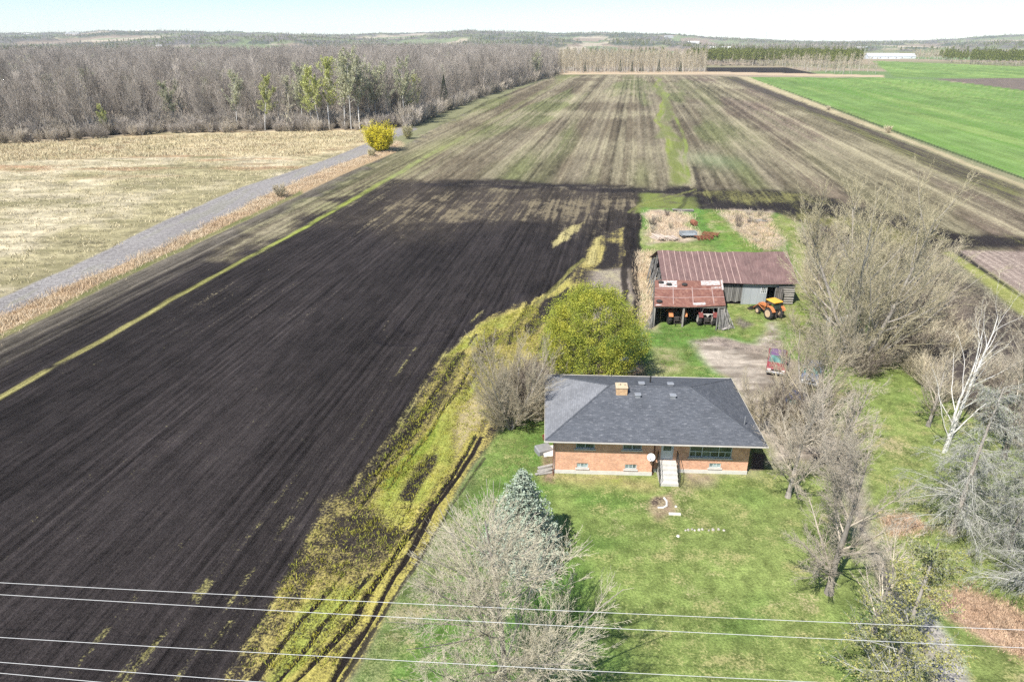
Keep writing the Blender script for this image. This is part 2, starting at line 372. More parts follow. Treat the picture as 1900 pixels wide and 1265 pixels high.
# verge of tall tan grass, thin green edge
paint([(-700, 1030), (-400, 825), (0, 628), (200, 528), (430, 420), (640, 322), (735, 282), (740, 264), (690, 284), (600, 316), (500, 360), (400, 410), (300, 460), (150, 522), (0, 588), (-400, 770), (-700, 930)], .5,
      (.40, .29, .17), (.24, .17, .10), .35, 0, .9, 'lane_verge', .5)
paint([(-700, 1038), (-400, 830), (0, 630), (200, 530), (430, 422), (560, 360), (560, 353), (430, 414), (200, 520), (0, 619), (-400, 818), (-700, 1020)], .4, (.19, .18, .08), (.12, .13, .05), .5 + (midf - .5), 0, .6, None, .8)
# gravel lane
LANE = [(-700, 930), (-400, 770), (0, 588), (150, 522), (300, 461), (400, 411), (500, 361), (600, 316), (690, 284), (712, 270), (735, 255), (775, 240), (762, 234), (728, 240), (690, 262), (600, 299), (450, 347), (300, 412), (130, 497), (0, 553), (-300, 690), (-700, 850)]
sdl = paint(LANE, .35, np.array([[.22, .205, .195]]) * (0.92 + .3 * (fbm(U / .9, V / 30, 91, 3)[:, None] - .3)), (.28, .265, .25), .35 + (midf - .5) * .6, 0, .25, 'gravel_lane', .7)
lr_ = (sdl > 0) * (np.exp(-((sdl - 1.2) / .35) ** 2)); col *= (1 - .22 * lr_)[:, None]; lc_ = (sdl > 1.9) * sstep(fbm(X / 1.2, Y / 6, 371, 3), .5, .6) * .35; col[:] = mixc(lc_, col, np.array([.20, .20, .12]))
# green crop field
gr = mixc(sstep(fbm(U / 9, V / 90, 101, 3), .45, .62), np.array([[.135, .210, .062]]) * np.ones((N, 1)), np.array([.17, .24, .072]))
sdG = paint([(1386, 143), (1900, 330), (2600, 585), (2600, 240), (1900, 165), (1720, 148), (1640, 145)], .8, gr, (.10, .20, .035), .2 + (fbm(U / 1.5, V / 120, 103, 3) - .5) * 1.6, .5, .25, 'green_field')
paint([(1617, 113), (1900, 124), (2600, 150), (2600, 215), (1900, 146), (1660, 143)], 2, gr * 1.05, (.10, .17, .04), .15 + (fbm(U / 14, V / 140, 105, 3) - .5) * 2, .2, .2, 'green_field')
paint([(1735, 147), (1900, 145), (2600, 190), (2600, 250), (1900, 168)], 1, (.13, .105, .090), (.18, .14, .11), .4, 1, .3, 'far_soil_field')
paint([(1310, 125), (1462, 126), (1534, 141), (1312, 138)], 1, SOIL_D, SOIL, .2, .5, .3, 'far_soil_field')
# grass line between stubble and crop: straw band with a dark ditch
paint([(1360, 142), (1388, 143), (1640, 240), (1900, 343), (2600, 620), (2600, 640), (1900, 350), (1640, 246), (1600, 232)], .4, (.42, .36, .22), (.30, .25, .15), .4 + (midf - .5), 0, .8, None, 1.2)
paint([(1388, 142), (1900, 330), (2600, 585), (2600, 592), (1900, 333.5), (1640, 238)], .12, (.05, .07, .03), (.08, .10, .04), .3, 0, .5)
paint([(1340, 143), (1368, 143), (1640, 250), (1900, 353), (1900, 385), (1700, 300), (1500, 210)], 2.5, (.075, .062, .050), (.14, .14, .05), .25 + (stripe2 - .5) * 1.6, 1, .5, None, 2)
paint([(1035, 139), (1310, 138), (1640, 144), (1640, 140), (1310, 133), (1035, 133)], 1.5, (.46, .36, .24), (.30, .22, .15), .3, 0, .5, None, 2)
# bright green wheel lines up the stubble field
for a, b, w, cc in (((1218, 142), (1258, 345), .75, (.21, .25, .05)), ((1222, 142), (1268, 345), .6, (.20, .24, .06)), ((1232, 165), (1288, 340), .5, (.20, .24, .06)), ((1226, 150), (1244, 260), 1.8, (.16, .17, .07)), ((1240, 230), (1272, 350), 1.6, (.17, .19, .06))):
    x0, y0 = g(*a); x1, y1 = g(*b); L = math.hypot(x1 - x0, y1 - y0); tx, ty = (x1 - x0) / L, (y1 - y0) / L
    al = (X - x0) * tx + (Y - y0) * ty; off = -(X - x0) * ty + (Y - y0) * tx + 2.0 * (fbm(al / 60, al * 0, 111, 2) - .5) * 4
    m = (1 - sstep(np.abs(off), w * .5, w * 1.5)) * sstep(al, 0, 20) * (1 - sstep(al, L - 8, L)) * (.35 + .65 * sstep(fbm(X / 3, Y / 14, 113, 3), .35, .55))
    col[:] = mixc(m * .9, col, np.array(cc)); col2[:] = mixc(m, col2, np.array(cc) * .8)
# pale greenish patch
m = np.exp(-(((X - g(1325, 298)[0]) / 7) ** 2 + ((Y - g(1325, 298)[1]) / 13) ** 2)) * .35
col[:] = mixc(m, col, np.array([.22, .30, .14])); col2[:] = mixc(m, col2, np.array([.30, .36, .2]))
# dark soil right of the barn yard, the mauve-brown plot, green strip between
paint([(1290, 352), (1470, 356), (1560, 372), (1760, 430), (1990, 446), (1990, 466), (1760, 462), (1560, 440), (1440, 400), (1300, 388)], 2.5, SOIL, (.17, .16, .06), .25 + (midf - .5) * 1.6 + (stripe - .5), .5, .7, 'ploughed_field', 6)
paint([(1775, 464), (2300, 475), (2300, 760), (1900, 560)], .8, (.24, .185, .155), (.33, .27, .22), .35 + (stripe - .5), .6, .6, 'stubble_field', .8)
paint([(1752, 470), (1776, 466), (1905, 552), (2300, 790), (2300, 830), (1900, 588)], .6, (.20, .22, .06), (.27, .25, .10), .4, 0, .6, None, 1)
paint([(1765, 466), (1778, 464), (1910, 560), (1902, 556)], .25, SOIL, SOIL, .0, 0, .5)
paint([(1660, 540), (1740, 500), (1900, 590), (2300, 850), (2300, 1000), (1900, 760), (1700, 700), (1620, 660)], 1.2, (.060, .050, .045), (.17, .14, .10), .25 + (midf - .5) * 1.2, .3, .8, 'ploughed_field', 3)
# weedy ground between black field and the ruts
WEEDY = [(380, 1300), (430, 1240), (520, 1100), (575, 990), (640, 905), (705, 850), (770, 745), (835, 640), (880, 600), (950, 565), (1010, 545), (1060, 510), (1085, 470), (1100, 440), (1160, 420), (1165, 540), (1180, 590), (1150, 640), (1020, 700), (960, 790), (880, 860), (810, 940), (740, 1050), (640, 1220), (560, 1400), (300, 1440)]
paint(WEEDY, .5, (.052, .043, .036), WEED, .36 + (midf - .5) * 1.0 + (hif - .5) * .9 + (fbm(U / .9, V / 9, 121, 3) - .5) * .9, .7, 1, 'weedy_ground', 1.6)
for pl, cv in (([(690, 925), (745, 860), (800, 790), (840, 735), (880, 700), (885, 790), (850, 850), (800, 930), (735, 1015), (712, 975)], .92),
               ([(560, 1110), (640, 1080), (720, 1060), (600, 1240), (540, 1290), (480, 1290)], .62), ([(820, 665), (850, 622), (960, 570), (1050, 515), (1060, 530), (1000, 560), (940, 610), (860, 645)], .85),
               ([(1018, 450), (1050, 418), (1085, 412), (1062, 440), (1020, 465)], .75), ([(1080, 490), (1110, 435), (1120, 436), (1100, 495)], .9), ([(860, 600), (890, 575), (900, 580), (875, 600)], .8)):
    sd = sd_poly(X + wx * 1.5, Y + wy * 1.5, px_poly(pl)); m = sstep(sd, -.5, .8)
    cov[:] = cov + (cv + (midf - .5) * .7 + (hif - .5) * .6 - cov) * m; col2[:] = mixc(m * .8, col2, np.ones((N, 1)) * np.array([[.44, .38, .16]]) if pl[0][0] > 1000 else mixc(sstep(lowf + hif * .5, .6, .85), np.array([[.42, .37, .10]]) * np.ones((N, 1)), np.array([.27, .32, .06])))
paint([(706, 900), (722, 915), (800, 830), (820, 770), (800, 790), (740, 860)], .25, (.15, .21, .03), (.24, .27, .05), .5, 0, .8, None, .8)
for pl in ([(738, 918), (765, 925), (800, 868), (808, 842), (790, 845), (750, 890)], [(600, 1052), (740, 1042), (735, 1056), (610, 1058)], [(650, 915), (720, 830), (760, 775), (775, 785), (735, 845), (690, 895)],
           [(975, 610), (1010, 560), (1050, 530), (1050, 560), (1010, 600), (985, 625)], [(1105, 500), (1128, 450), (1150, 452), (1140, 505)]):
    paint(pl, .3, SOIL, (.14, .12, .06), .05 + (midf - .5) * .9, 0, 1, None, 1.5)
paint([(600, 925), (660, 905), (700, 935), (735, 990), (800, 1005), (745, 1062), (600, 1068), (560, 1040), (610, 985)], .9, (.045, .037, .031), (.30, .25, .09), .26 + (hif - .5) * 1.4 + (midf - .5) * .8, .3, 1, None, 2.5)
# straw & pinkish debris near the top of the weedy strip
paint([(830, 800), (850, 745), (890, 720), (905, 760), (880, 810), (840, 850)], .7, (.42, .35, .20), WEED, .35, 0, .9, None, 1.6)
paint([(1060, 560), (1100, 505), (1165, 500), (1170, 560), (1110, 620)], 1, (.26, .22, .18), (.36, .32, .2), .35 + (hif - .5), 0, .9, None, 2)
# lawn of the property
LAWNP = [(640, 1290), (720, 1140), (800, 1000), (870, 880), (930, 800), (960, 770), (1010, 700), (1100, 650), (1180, 600), (1200, 540), (1185, 460), (1190, 385), (1300, 388), (1440, 395), (1520, 430), (1560, 540), (1640, 640),
         (1750, 730), (1900, 840), (2300, 1100), (2300, 1500), (560, 1500)]
lw = mixc(sstep(lowf * .5 + midf * .5, .44, .56), np.array([[.108, .198, .042]]) * np.ones((N, 1)), np.array([.185, .240, .068]))
lw = mixc(sstep(X, 8, 20) * (1 - sstep(Y, 44, 52)) * .32, lw, np.array([.21, .235, .085]))
paint(LAWNP, .5, lw, (.30, .29, .12), .12 + (midf - .5) * .8 + (lowf - .5) * .6, 0, .9, 'lawn', 1.2)
# cooler rougher grass beside the ruts
paint([(640, 1290), (720, 1140), (800, 1000), (870, 880), (900, 870), (850, 980), (780, 1140), (700, 1290)], .8, (.135, .185, .060), (.22, .25, .10), .4, 0, 1, None, 1)
# yard: orange-tan grass by the barn sides and behind
for pl, c1, c2, cv in (([(1196, 398), (1225, 389), (1262, 393), (1290, 403), (1282, 420), (1298, 436), (1270, 450), (1238, 446), (1206, 455), (1200, 430)], (.42, .34, .25), (.30, .22, .16), .3), ([(1328, 396), (1360, 388), (1392, 394), (1428, 392), (1436, 418), (1462, 438), (1440, 462), (1412, 466), (1388, 448), (1362, 428), (1350, 408)], (.42, .34, .26), (.30, .23, .17), .35),
                       ([(1182, 470), (1212, 465), (1220, 530), (1212, 610), (1190, 610), (1184, 540)], (.40, .33, .22), (.25, .25, .10), .3), ([(1455, 400), (1520, 440), (1560, 600), (1500, 640), (1440, 600), (1480, 500)], (.27, .26, .12), (.18, .24, .05), .45),
                       ([(1200, 640), (1255, 650), (1260, 690), (1205, 692)], (.36, .32, .18), LAWN, .45), ([(1010, 870), (1190, 878), (1200, 892), (1100, 888), (1020, 890)], (.33, .28, .13), (.20, .24, .05), .4),
                       ([(1390, 690), (1440, 640), (1500, 700), (1500, 800), (1440, 860), (1400, 800)], (.33, .28, .22), (.22, .19, .15), .35),
                       ([(1262, 876), (1325, 878), (1320, 890), (1268, 905)], (.34, .26, .20), (.25, .22, .12), .35), ([(1330, 874), (1400, 868), (1400, 882), (1330, 886)], (.38, .35, .22), (.25, .26, .1), .3)):
    paint(pl, 1.1, c1, c2, cv + (hif - .5) * .8, 0, .9, None, 4)
paint([(1300, 400), (1330, 392), (1405, 470), (1350, 470)], .6, (.12, .20, .04), (.18, .23, .06), .4, 0, .6, None, 1)
# dirt yard and drive
paint([(1276, 636), (1330, 628), (1400, 640), (1425, 600), (1440, 600), (1440, 640), (1470, 690), (1520, 760), (1570, 830), (1610, 930), (1650, 1040), (1700, 1130), (1745, 1200), (1790, 1310), (1745, 1310), (1715, 1220), (1670, 1140), (1615, 1040),
       (1570, 930), (1520, 860), (1440, 850), (1405, 800), (1380, 740), (1350, 700), (1320, 690), (1300, 665)], .8, (.35, .305, .25), (.18, .15, .12), .32 + (fbm(X / 4, Y / .9, 131, 4) - .5) * 2.4, 0, .5, 'driveway', 2.2)
paint([(1356, 600), (1372, 588), (1392, 602), (1378, 612)], .5, (.10, .085, .07), (.2, .18, .14), .4, 0, .6, None, 1.5)
paint([(1290, 634), (1330, 628), (1410, 644), (1440, 625), (1450, 640), (1420, 660), (1340, 648)], .5, (.20, .165, .14), (.30, .25, .2), .4, 0, .6, None, 2)
for pl in ([(1715, 1095), (1790, 1085), (1870, 1120), (1960, 1190), (1960, 1250), (1850, 1200), (1770, 1150)], [(1640, 960), (1690, 955), (1720, 985), (1660, 995)], [(1210, 918), (1240, 915), (1246, 945), (1212, 940)], [(1215, 945), (1235, 945), (1225, 960)]):
    paint(pl, .5, (.44, .31, .22), (.15, .10, .07), .38, 0, 1, None, 1.5)
paint([(1700, 1120), (1722, 1118), (1768, 1190), (1830, 1320), (1770, 1320), (1728, 1210)], .4, (.40, .37, .33), (.26, .24, .19), .35 + (hif - .5), 0, .5, 'driveway', .8)
for pl in ([(1205, 930), (1215, 920), (1235, 922), (1238, 938), (1212, 938)], [(1395, 838), (1420, 842), (1418, 872), (1392, 872)]):  # bare garden bed, then the house's cast shadow painted into the ground colour
    paint(pl, .15, (.10, .075, .06), (.18, .15, .09), .3, 0, .6, None, .3)
# orange-brown junk strip at the left of the house and the field end behind the shrub
paint([(1005, 840), (1028, 840), (1030, 895), (1012, 892)], .3, (.30, .21, .14), (.2, .15, .1), .4, 0, .9, None, .6)
paint([(1100, 670), (1190, 668), (1200, 700), (1100, 700)], .5, (.24, .17, .12), (.33, .24, .16), .4, 0, .9, None, .6)
# dandelions / leaf litter specks handled by the fine noise; ruts with raised edges
RUTS = []
def rut(pts, w, depth, c=SOIL_D, k=.9, shoulder=.05):
    P = [g(*p) for p in pts]; d = np.full(N, 1e9)
    P = np.array(P); sel = np.nonzero((X > P[:, 0].min() - 4) & (X < P[:, 0].max() + 4) & (Y > P[:, 1].min() - 4) & (Y < P[:, 1].max() + 4))[0]
    xs = X[sel] + wx[sel] * .7; ys = Y[sel] + wy[sel] * .7; dd = np.full(len(sel), 1e9)
    for i in range(len(P) - 1):
        ax, ay = P[i]; ex, ey = P[i + 1] - P[i]; t = np.clip(((xs - ax) * ex + (ys - ay) * ey) / (ex * ex + ey * ey), 0, 1)
        dd = np.minimum(dd, np.hypot(xs - ax - t * ex, ys - ay - t * ey))
    dd = dd + (hif[sel] - .5) * w * 1.1
    m = 1 - sstep(dd, w * .55, w * 1.0)
    col[sel] += (np.array(c) - col[sel]) * (m * k)[:, None]; cov[sel] -= m * .9 * k
    Z[sel] -= depth * m; Z[sel] += shoulder * np.exp(-((dd - w * 1.35) / (w * .35)) ** 2)
paint([(490, 1300), (557, 1240), (640, 1150), (690, 1070), (735, 1005), (790, 930), (830, 880), (872, 800), (905, 800), (880, 850), (850, 905), (815, 975), (770, 1055), (715, 1140), (650, 1250), (600, 1320)], .3, (.085, .068, .045), (.38, .33, .09), .70 + (hif - .5) * 1.2, .3, .9, None, .8)
rut([(520, 1300), (557, 1258), (654, 1150), (698, 1082), (738, 1020), (795, 945), (839, 883), (879, 812)], .20, .12, SOIL_D, 1.0)
rut([(590, 1310), (636, 1223), (698, 1135), (733, 1068), (760, 1024), (808, 940), (852, 880), (892, 812)], .19, .12, SOIL_D, 1.0)
rut([(615, 1300), (636, 1254), (702, 1152), (760, 1068), (791, 1015), (850, 920), (900, 850)], .14, .05, (.05, .045, .03), .85, .0)
rut([(1168, 395), (1166, 450), (1160, 510), (1156, 560)], .55, .05)
rut([(1185, 395), (1183, 450), (1180, 510), (1180, 590)], .55, .05)
rut([(1290, 310), (1297, 345), (1305, 388)], .7, .05, SOIL, .45)
rut([(1255, 392), (1270, 378), (1280, 352)], .6, .04, SOIL, .6)
rut([(720, 590), (700, 600), (690, 625), (720, 640), (780, 640), (850, 620), (930, 570), (1010, 520)], .5, .04, (.020, .017, .018), .6, .03)
rut([(745, 590), (735, 610), (760, 622), (820, 612), (900, 568)], .5, .04, (.020, .017, .018), .6, .03)
rut([(660, 860), (700, 800), (770, 700), (860, 600), (960, 520)], .35, .04, (.020, .017, .018), .4, .02)
rut([(700, 880), (770, 780), (830, 700), (860, 655)], .22, .05, SOIL_D, .7, .02)
rut([(1165, 395), (1190, 378), (1240, 366), (1290, 352)], .5, .02, (.20, .20, .07), .6, 0)
rut([(1040, 465), (1000, 530), (960, 600), (940, 640)], .3, .05, SOIL_D, .5, .02)
rut([(1082, 480), (1040, 520), (1000, 560), (950, 610), (905, 650)], .35, .05, (.30, .28, .09), .6, .02)
for k_, (a_, b_) in enumerate((((610, 1290), (742, 1058)), ((648, 1300), (790, 1070)))): pass
for pts, w_ in (([(700, 880), (760, 800), (830, 690), (880, 620)], .16), ([(720, 905), (790, 810), (850, 720), (900, 640)], .16), ([(655, 960), (735, 850), (800, 750)], .2), ([(450, 1290), (560, 1150), (640, 1060)], .2), ([(500, 1290), (600, 1160), (690, 1065)], .18)): rut(pts, w_, .06, SOIL_D, .75, .03)
# wheel passes and drill rows over the ploughed soil
sm_ = (reg == 5) * 1.0
ph = np.mod(U + .5 * (fbm(V / 60, U * 0, 301, 2) - .5), 6.4); tram = np.exp(-((ph - 2.0) / .22) ** 2) + np.exp(-((ph - 4.0) / .22) ** 2)
tram *= sstep(_hash(np.floor(U / 6.4), np.zeros(N), 5), .35, .5)
rowl = np.sin(2 * math.pi * U / .78) * sstep(fbm(U / 3, V / 50, 303, 2), .40, .62) * (1 - sstep(Y, 90, 160))
damp = 1 + (fbm(U / 7, V / 30, 305, 3) - .5) * .9 + (hif - .5) * .5 + (fbm(U / .5, V / 3, 307, 2) - .5) * .5
col *= (1 + sm_ * (damp - 1))[:, None]; col *= (1 - sm_ * np.clip(tram, 0, 1) * .35)[:, None]; col *= (1 + sm_ * rowl * .20)[:, None]; Z += sm_ * (rowl * .025 - tram * .05)
mm_ = (reg == 1) * 1.0; col *= (1 + mm_ * ((fbm(X / 1.3, Y / 1.0, 351, 3) - .5) * 1.1 + (fbm(X / 9, Y / 1.6, 353, 3) - .5) * .9))[:, None]; cov += mm_ * (fbm(X / 7, Y / 2.2, 355, 3) - .5) * 1.2
lm_ = (reg == 9) * 1.0; col *= (1 + lm_ * ((fbm(X / .55, Y / .55, 357, 3) - .5) * .9 + (fbm(X / 3, Y / 2, 359, 3) - .5) * .5))[:, None]; cov += lm_ * ((fbm(X / 1.4, Y / 1.1, 361, 3) - .5) * 1.2)
col2[:] = mixc(lm_ * .6 * sstep(fbm(X / 4, Y / 3, 363, 3), .60, .70), col2, np.array([.37, .30, .19]))
dm_ = (reg == 10) * 1.0; col *= (1 + dm_ * ((fbm(X / 5, Y / .7, 381, 4) - .5) * 1.1 + (fbm(X / .8, Y / .8, 383, 3) - .5) * .8))[:, None]; cov += dm_ * (fbm(X / 2.5, Y / 1.2, 385, 3) - .5) * .9
cg = (reg == 7); col[cg] *= (1 + (vnoise(U / 2.0, V / 500, 331) - .5) * .25 + (vnoise(U / .6, V / 200, 333) - .5) * .22 + (fbm(X / 5, Y / 9, 335, 3) - .5) * .6 + (lowf - .5) * .5)[cg][:, None]
# small relief: soil clods and furrows, turf unevenness
nearf = 1 - sstep(Y, 120, 260)
soilm = ((reg == 5) | (reg == 11)).astype(float)
Z += nearf * (soilm * ((fbm(U / .55, V / 14, 141, 2) - .5) * .10 + (hif - .5) * .12) + (1 - soilm) * ((midf - .5) * .12 + (hif - .5) * .05))
Z -= 0.0
# flat under the buildings
for p, r in ((g(1205, 790), 13.5), (g(1340, 560), 13.0)):
    Z *= sstep(np.hypot(X - p[0], Y - p[1]), r, r + 4)

nr, nc = len(PYS), len(PXS)
idx = np.arange(N).reshape(nr, nc)
quads = np.stack([idx[1:, :-1], idx[1:, 1:], idx[:-1, 1:], idx[:-1, :-1]], -1).reshape(-1, 4)
qr = reg[quads[:, 3]]
VV = np.stack([X, Y, Z], 1)
np.clip(cov, -.8, 1.3, out=cov)
for ri, rn in enumerate(REG):
    q = quads[qr == ri]
    if not len(q): continue
    used, inv = np.unique(q, return_inverse=True)
    me = np_mesh(rn, VV[used], inv.reshape(-1, 4), M_GROUND, True,
                 {'Col': ('FLOAT_COLOR', col[used]), 'Col2': ('FLOAT_COLOR', col2[used]), 'cov': ('FLOAT', cov[used]), 'rowa': ('FLOAT', rowa[used]), 'bmp': ('FLOAT', bmp[used])})
    tag(link(rn, me), kind='structure')
del VV, quads, idx, lowf, far, stub, meadc, lw, gr, bandc, lc
def ground_z(x, y): return 0.0
# one plain sheet under everything, out to the horizon
def plain_ground():
    n = NT('far_ground'); c = n.mix(n.remap(n.noise(n.pos(), .004, 5, .6), .4, .6), (.20, .19, .10), (.13, .16, .07))
    return n.done(c, .95, 0, .05)
rg = [0, 60, 200, 600, 1500, 4000, 9000, 16000]; vs_, fs_ = [(0, 0, -.6)], []
for i, r in enumerate(rg[1:]):
    vs_ += [(r * math.cos(t), r * math.sin(t), -.6 - i * .25) for t in [2 * math.pi * k / 48 for k in range(48)]]
for k in range(48): fs_.append((0, 1 + k, 1 + (k + 1) % 48))
for i in range(len(rg) - 2):
    for k in range(48): a = 1 + i * 48; b = a + 48; fs_.append((a + k, b + k, b + (k + 1) % 48, a + (k + 1) % 48))
mb = MB(); mb.add(vs_, fs_); tag(mb.build('ground', plain_ground()), kind='structure')

# ---------------------------------------------------------------- hills on the horizon
HP = np.array([(-700, 60), (-300, 57), (0, 58), (150, 57), (190, 54), (300, 57), (400, 60), (500, 57), (640, 60), (770, 57), (870, 54.5), (950, 57), (1020, 60), (1150, 59), (1250, 61), (1330, 66), (1400, 69), (1450, 71), (1550, 73.5), (1650, 73), (1700, 72), (1780, 70), (1820, 65), (1860, 62), (1950, 62), (2100, 66), (2600, 66)], float)
def hill_h(x, y):
    D = y; px = CX + x / np.maximum(y, 1) * 1384
    top = np.interp(px, HP[:, 0], HP[:, 1]); Hh = 29 + (74 - top) / 1384 * 4600 - 26
    h = Hh * sstep(D, 1500, 4600) * (1 - .5 * sstep(D, 5200, 8000))
    h = h + (fbm(x / 420, y / 700, 201, 4) - .5) * 36 * sstep(D, 1500, 2600)
    return h
thx = np.linspace(-1000, 2900, 900); rr = np.concatenate([np.geomspace(1500, 5200, 260), np.geomspace(5260, 8500, 30)])
A, R = np.meshgrid((thx - CX) / 1384, rr); hx = (A * R).ravel(); hy = R.ravel()
hh = hill_h(hx, hy)
woods = fbm(hx / 300, hy / 520, 211, 4); pt = fbm(hx / 170, hy / 260, 213, 2); pt2 = _hash(np.floor(hx / 190 + 3 * fbm(hx / 400, hy / 400, 5, 2)), np.floor(hy / 330 + 2 * fbm(hx / 300, hy / 300, 6, 2)), 9)
wm = sstep(woods - .012 + .10 * sstep(hy, 2800, 3800) - .06 * sstep(hx, 300, 900) * (1 - sstep(hy, 2500, 4000)), .47, .50)
fieldc = mixc(sstep(pt2, .30, .31), np.array([[.36, .31, .23]]) * np.ones((len(hx), 1)), np.array([.17, .20, .11])); fieldc = mixc(sstep(pt2, .6, .61), fieldc, np.array([.24, .19, .145])); fieldc = mixc(sstep(pt2, .88, .89), fieldc, np.array([.16, .20, .10]))
woodc = mixc(sstep(pt, .45, .6), np.array([[.115, .108, .10]]) * np.ones((len(hx), 1)), np.array([.065, .08, .06])); woodc = mixc(sstep(fbm(hx / 90, hy / 120, 219, 3), .56, .62), woodc, np.array([.14, .16, .09]))
hc = fieldc * (1 - wm[:, None]) + woodc * wm[:, None]
hh = hh + (wm * (7 + (fbm(hx / 22, hy / 30, 221, 3) - .5) * 14)) * sstep(hy, 1560, 1750) - 3.0 * (1 - sstep(hy, 1500, 1560))
idx = np.arange(len(hx)).reshape(len(rr), len(thx))
quads = np.stack([idx[:-1, :-1], idx[:-1, 1:], idx[1:, 1:], idx[1:, :-1]], -1).reshape(-1, 4)
def hill_material():
    n = NT('hill_cover'); P = n.pos(); c = n.attr('Col').outputs['Color']; w = n.attr('wm').outputs['Fac']
    f = n.noise(n.mapping(P, scale=(1, .6, 1)), .09, 4, .7); f2 = n.noise(P, .02, 4, .6)
    t = n.math('ADD', n.math('MULTIPLY', n.math('MULTIPLY', n.math('SUBTRACT', f, .5), 2.2), n.math('ADD', n.math('MULTIPLY', w, .8), .2)), n.math('ADD', n.math('SUBTRACT', f2, .5), 1.0))
    return n.done(n.mix(1.0, c, t, 'MULTIPLY'), .95, 0, .05)
me = np_mesh('hills', np.stack([hx, hy, hh], 1), quads, hill_material(), True, {'Col': ('FLOAT_COLOR', hc), 'wm': ('FLOAT', wm)})
tag(link('hills', me), kind='structure')
del idx, quads, hc
# ---------------------------------------------------------------- materials for buildings
def mat_brick(name, a, b, mortar, bw=.22, bh=.075):
    n = NT(name); uvn = n.uv(); br = n.t.nodes.new('ShaderNodeTexBrick'); n.l(uvn, br.inputs['Vector'])
    n.val(br.inputs['Color1'], a); n.val(br.inputs['Color2'], b); n.val(br.inputs['Mortar'], mortar)
    br.inputs['Scale'].default_value = 1; br.inputs['Mortar Size'].default_value = .008; br.inputs['Brick Width'].default_value = bw; br.inputs['Row Height'].default_value = bh
    br.inputs['Bias'].default_value = -.1
    c = n.mix(1.0, br.outputs['Color'], n.remap(n.noise(n.obj(), 1.3, 5, .7), .3, .7, .78, 1.2), 'MULTIPLY')
    c = n.mix(1.0, c, n.remap(n.noise(n.mapping(n.obj(), scale=(4, 4, 12)), 1.5, 3, .7), .3, .7, .75, 1.25), 'MULTIPLY')
    n.bump(br.outputs['Fac'], -.4, .01); return n.done(c, .9)
def mat_shingle(name, a, b, hi):
    n = NT(name); uvn = n.uv(); br = n.t.nodes.new('ShaderNodeTexBrick'); n.l(uvn, br.inputs['Vector'])
    n.val(br.inputs['Color1'], a); n.val(br.inputs['Color2'], b); n.val(br.inputs['Mortar'], tuple(x * .5 for x in a))
    br.inputs['Scale'].default_value = 1; br.inputs['Mortar Size'].default_value = .006; br.inputs['Brick Width'].default_value = .32; br.inputs['Row Height'].default_value = .145
    sp = n.remap(n.noise(n.mapping(uvn, scale=(2.2, 6.5, 1)), 1.0, 3, .75), .57, .66)
    c = n.mix(n.math('MULTIPLY', sp, .55), br.outputs['Color'], hi)
    c = n.mix(1.0, c, n.remap(n.noise(n.obj(), .7, 4, .6), .3, .7, .88, 1.12), 'MULTIPLY')
    n.bump(br.outputs['Fac'], -.5, .012); return n.done(c, .9, 0, .15)
M_BRICK = mat_brick('orange_brick', (.66, .335, .19), (.52, .245, .14), (.54, .45, .37))
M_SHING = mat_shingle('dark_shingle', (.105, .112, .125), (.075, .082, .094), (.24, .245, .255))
M_SHINGL = mat_shingle('pale_shingle', (.215, .22, .23), (.17, .175, .185), (.29, .295, .31))  # paler shingle tone, set on the left roof slope only
M_WHITE = mat_simple('white_paint', (.72, .72, .70), .5, .08)
M_CONC = mat_simple('pale_concrete', (.50, .48, .44), .85, .18, 2.5, bump=.2)
M_CONCW = mat_simple('white_concrete', (.54, .52, .47), .85, .12, 2.5)
M_IRON = mat_simple('black_iron', (.03, .03, .03), .5, .2)
M_TRIM = mat_simple('brown_trim', (.16, .075, .05), .6, .2)
M_DOOR = mat_simple('grey_door_paint', (.50, .53, .52), .5, .08)
M_FRAME = mat_simple('grey_green_frame', (.46, .50, .48), .5, .08)
def mat_glass(name, c=(.02, .03, .03)):
    n = NT(name); return n.done(n.mix(n.remap(n.noise(n.obj(), 1.3, 2, .5), .4, .6), c, tuple(x * 3 + .03 for x in c)), .06, 0, .8)
M_GLASS = mat_glass('window_glass', (.015, .025, .024)); M_GLASSL = mat_glass('basement_glass', (.10, .13, .13))
M_GREYMET = mat_simple('grey_metal', (.30, .31, .32), .45, .2, metal=.3)
M_TAN = mat_brick('tan_brick', (.56, .36, .18), (.48, .27, .13), (.5, .42, .32), .2, .1)
M_CAPC = mat_simple('chimney_cap', (.50, .40, .27), .9, .25, 4)

def wall_cells(mb, x0, x1, z0, z1, y0, y1, holes):
    xs = sorted({x0, x1, *[h[0] for h in holes], *[h[1] for h in holes]}); zs = sorted({z0, z1, *[h[2] for h in holes], *[h[3] for h in holes]})
    for i in range(len(xs) - 1):
        for j in range(len(zs) - 1):
            mx, mz = (xs[i] + xs[i + 1]) / 2, (zs[j] + zs[j + 1]) / 2
            if any(h[0] < mx < h[1] and h[2] < mz < h[3] for h in holes): continue
            mb.box(xs[i], xs[i + 1], y0, y1, zs[j], zs[j + 1])

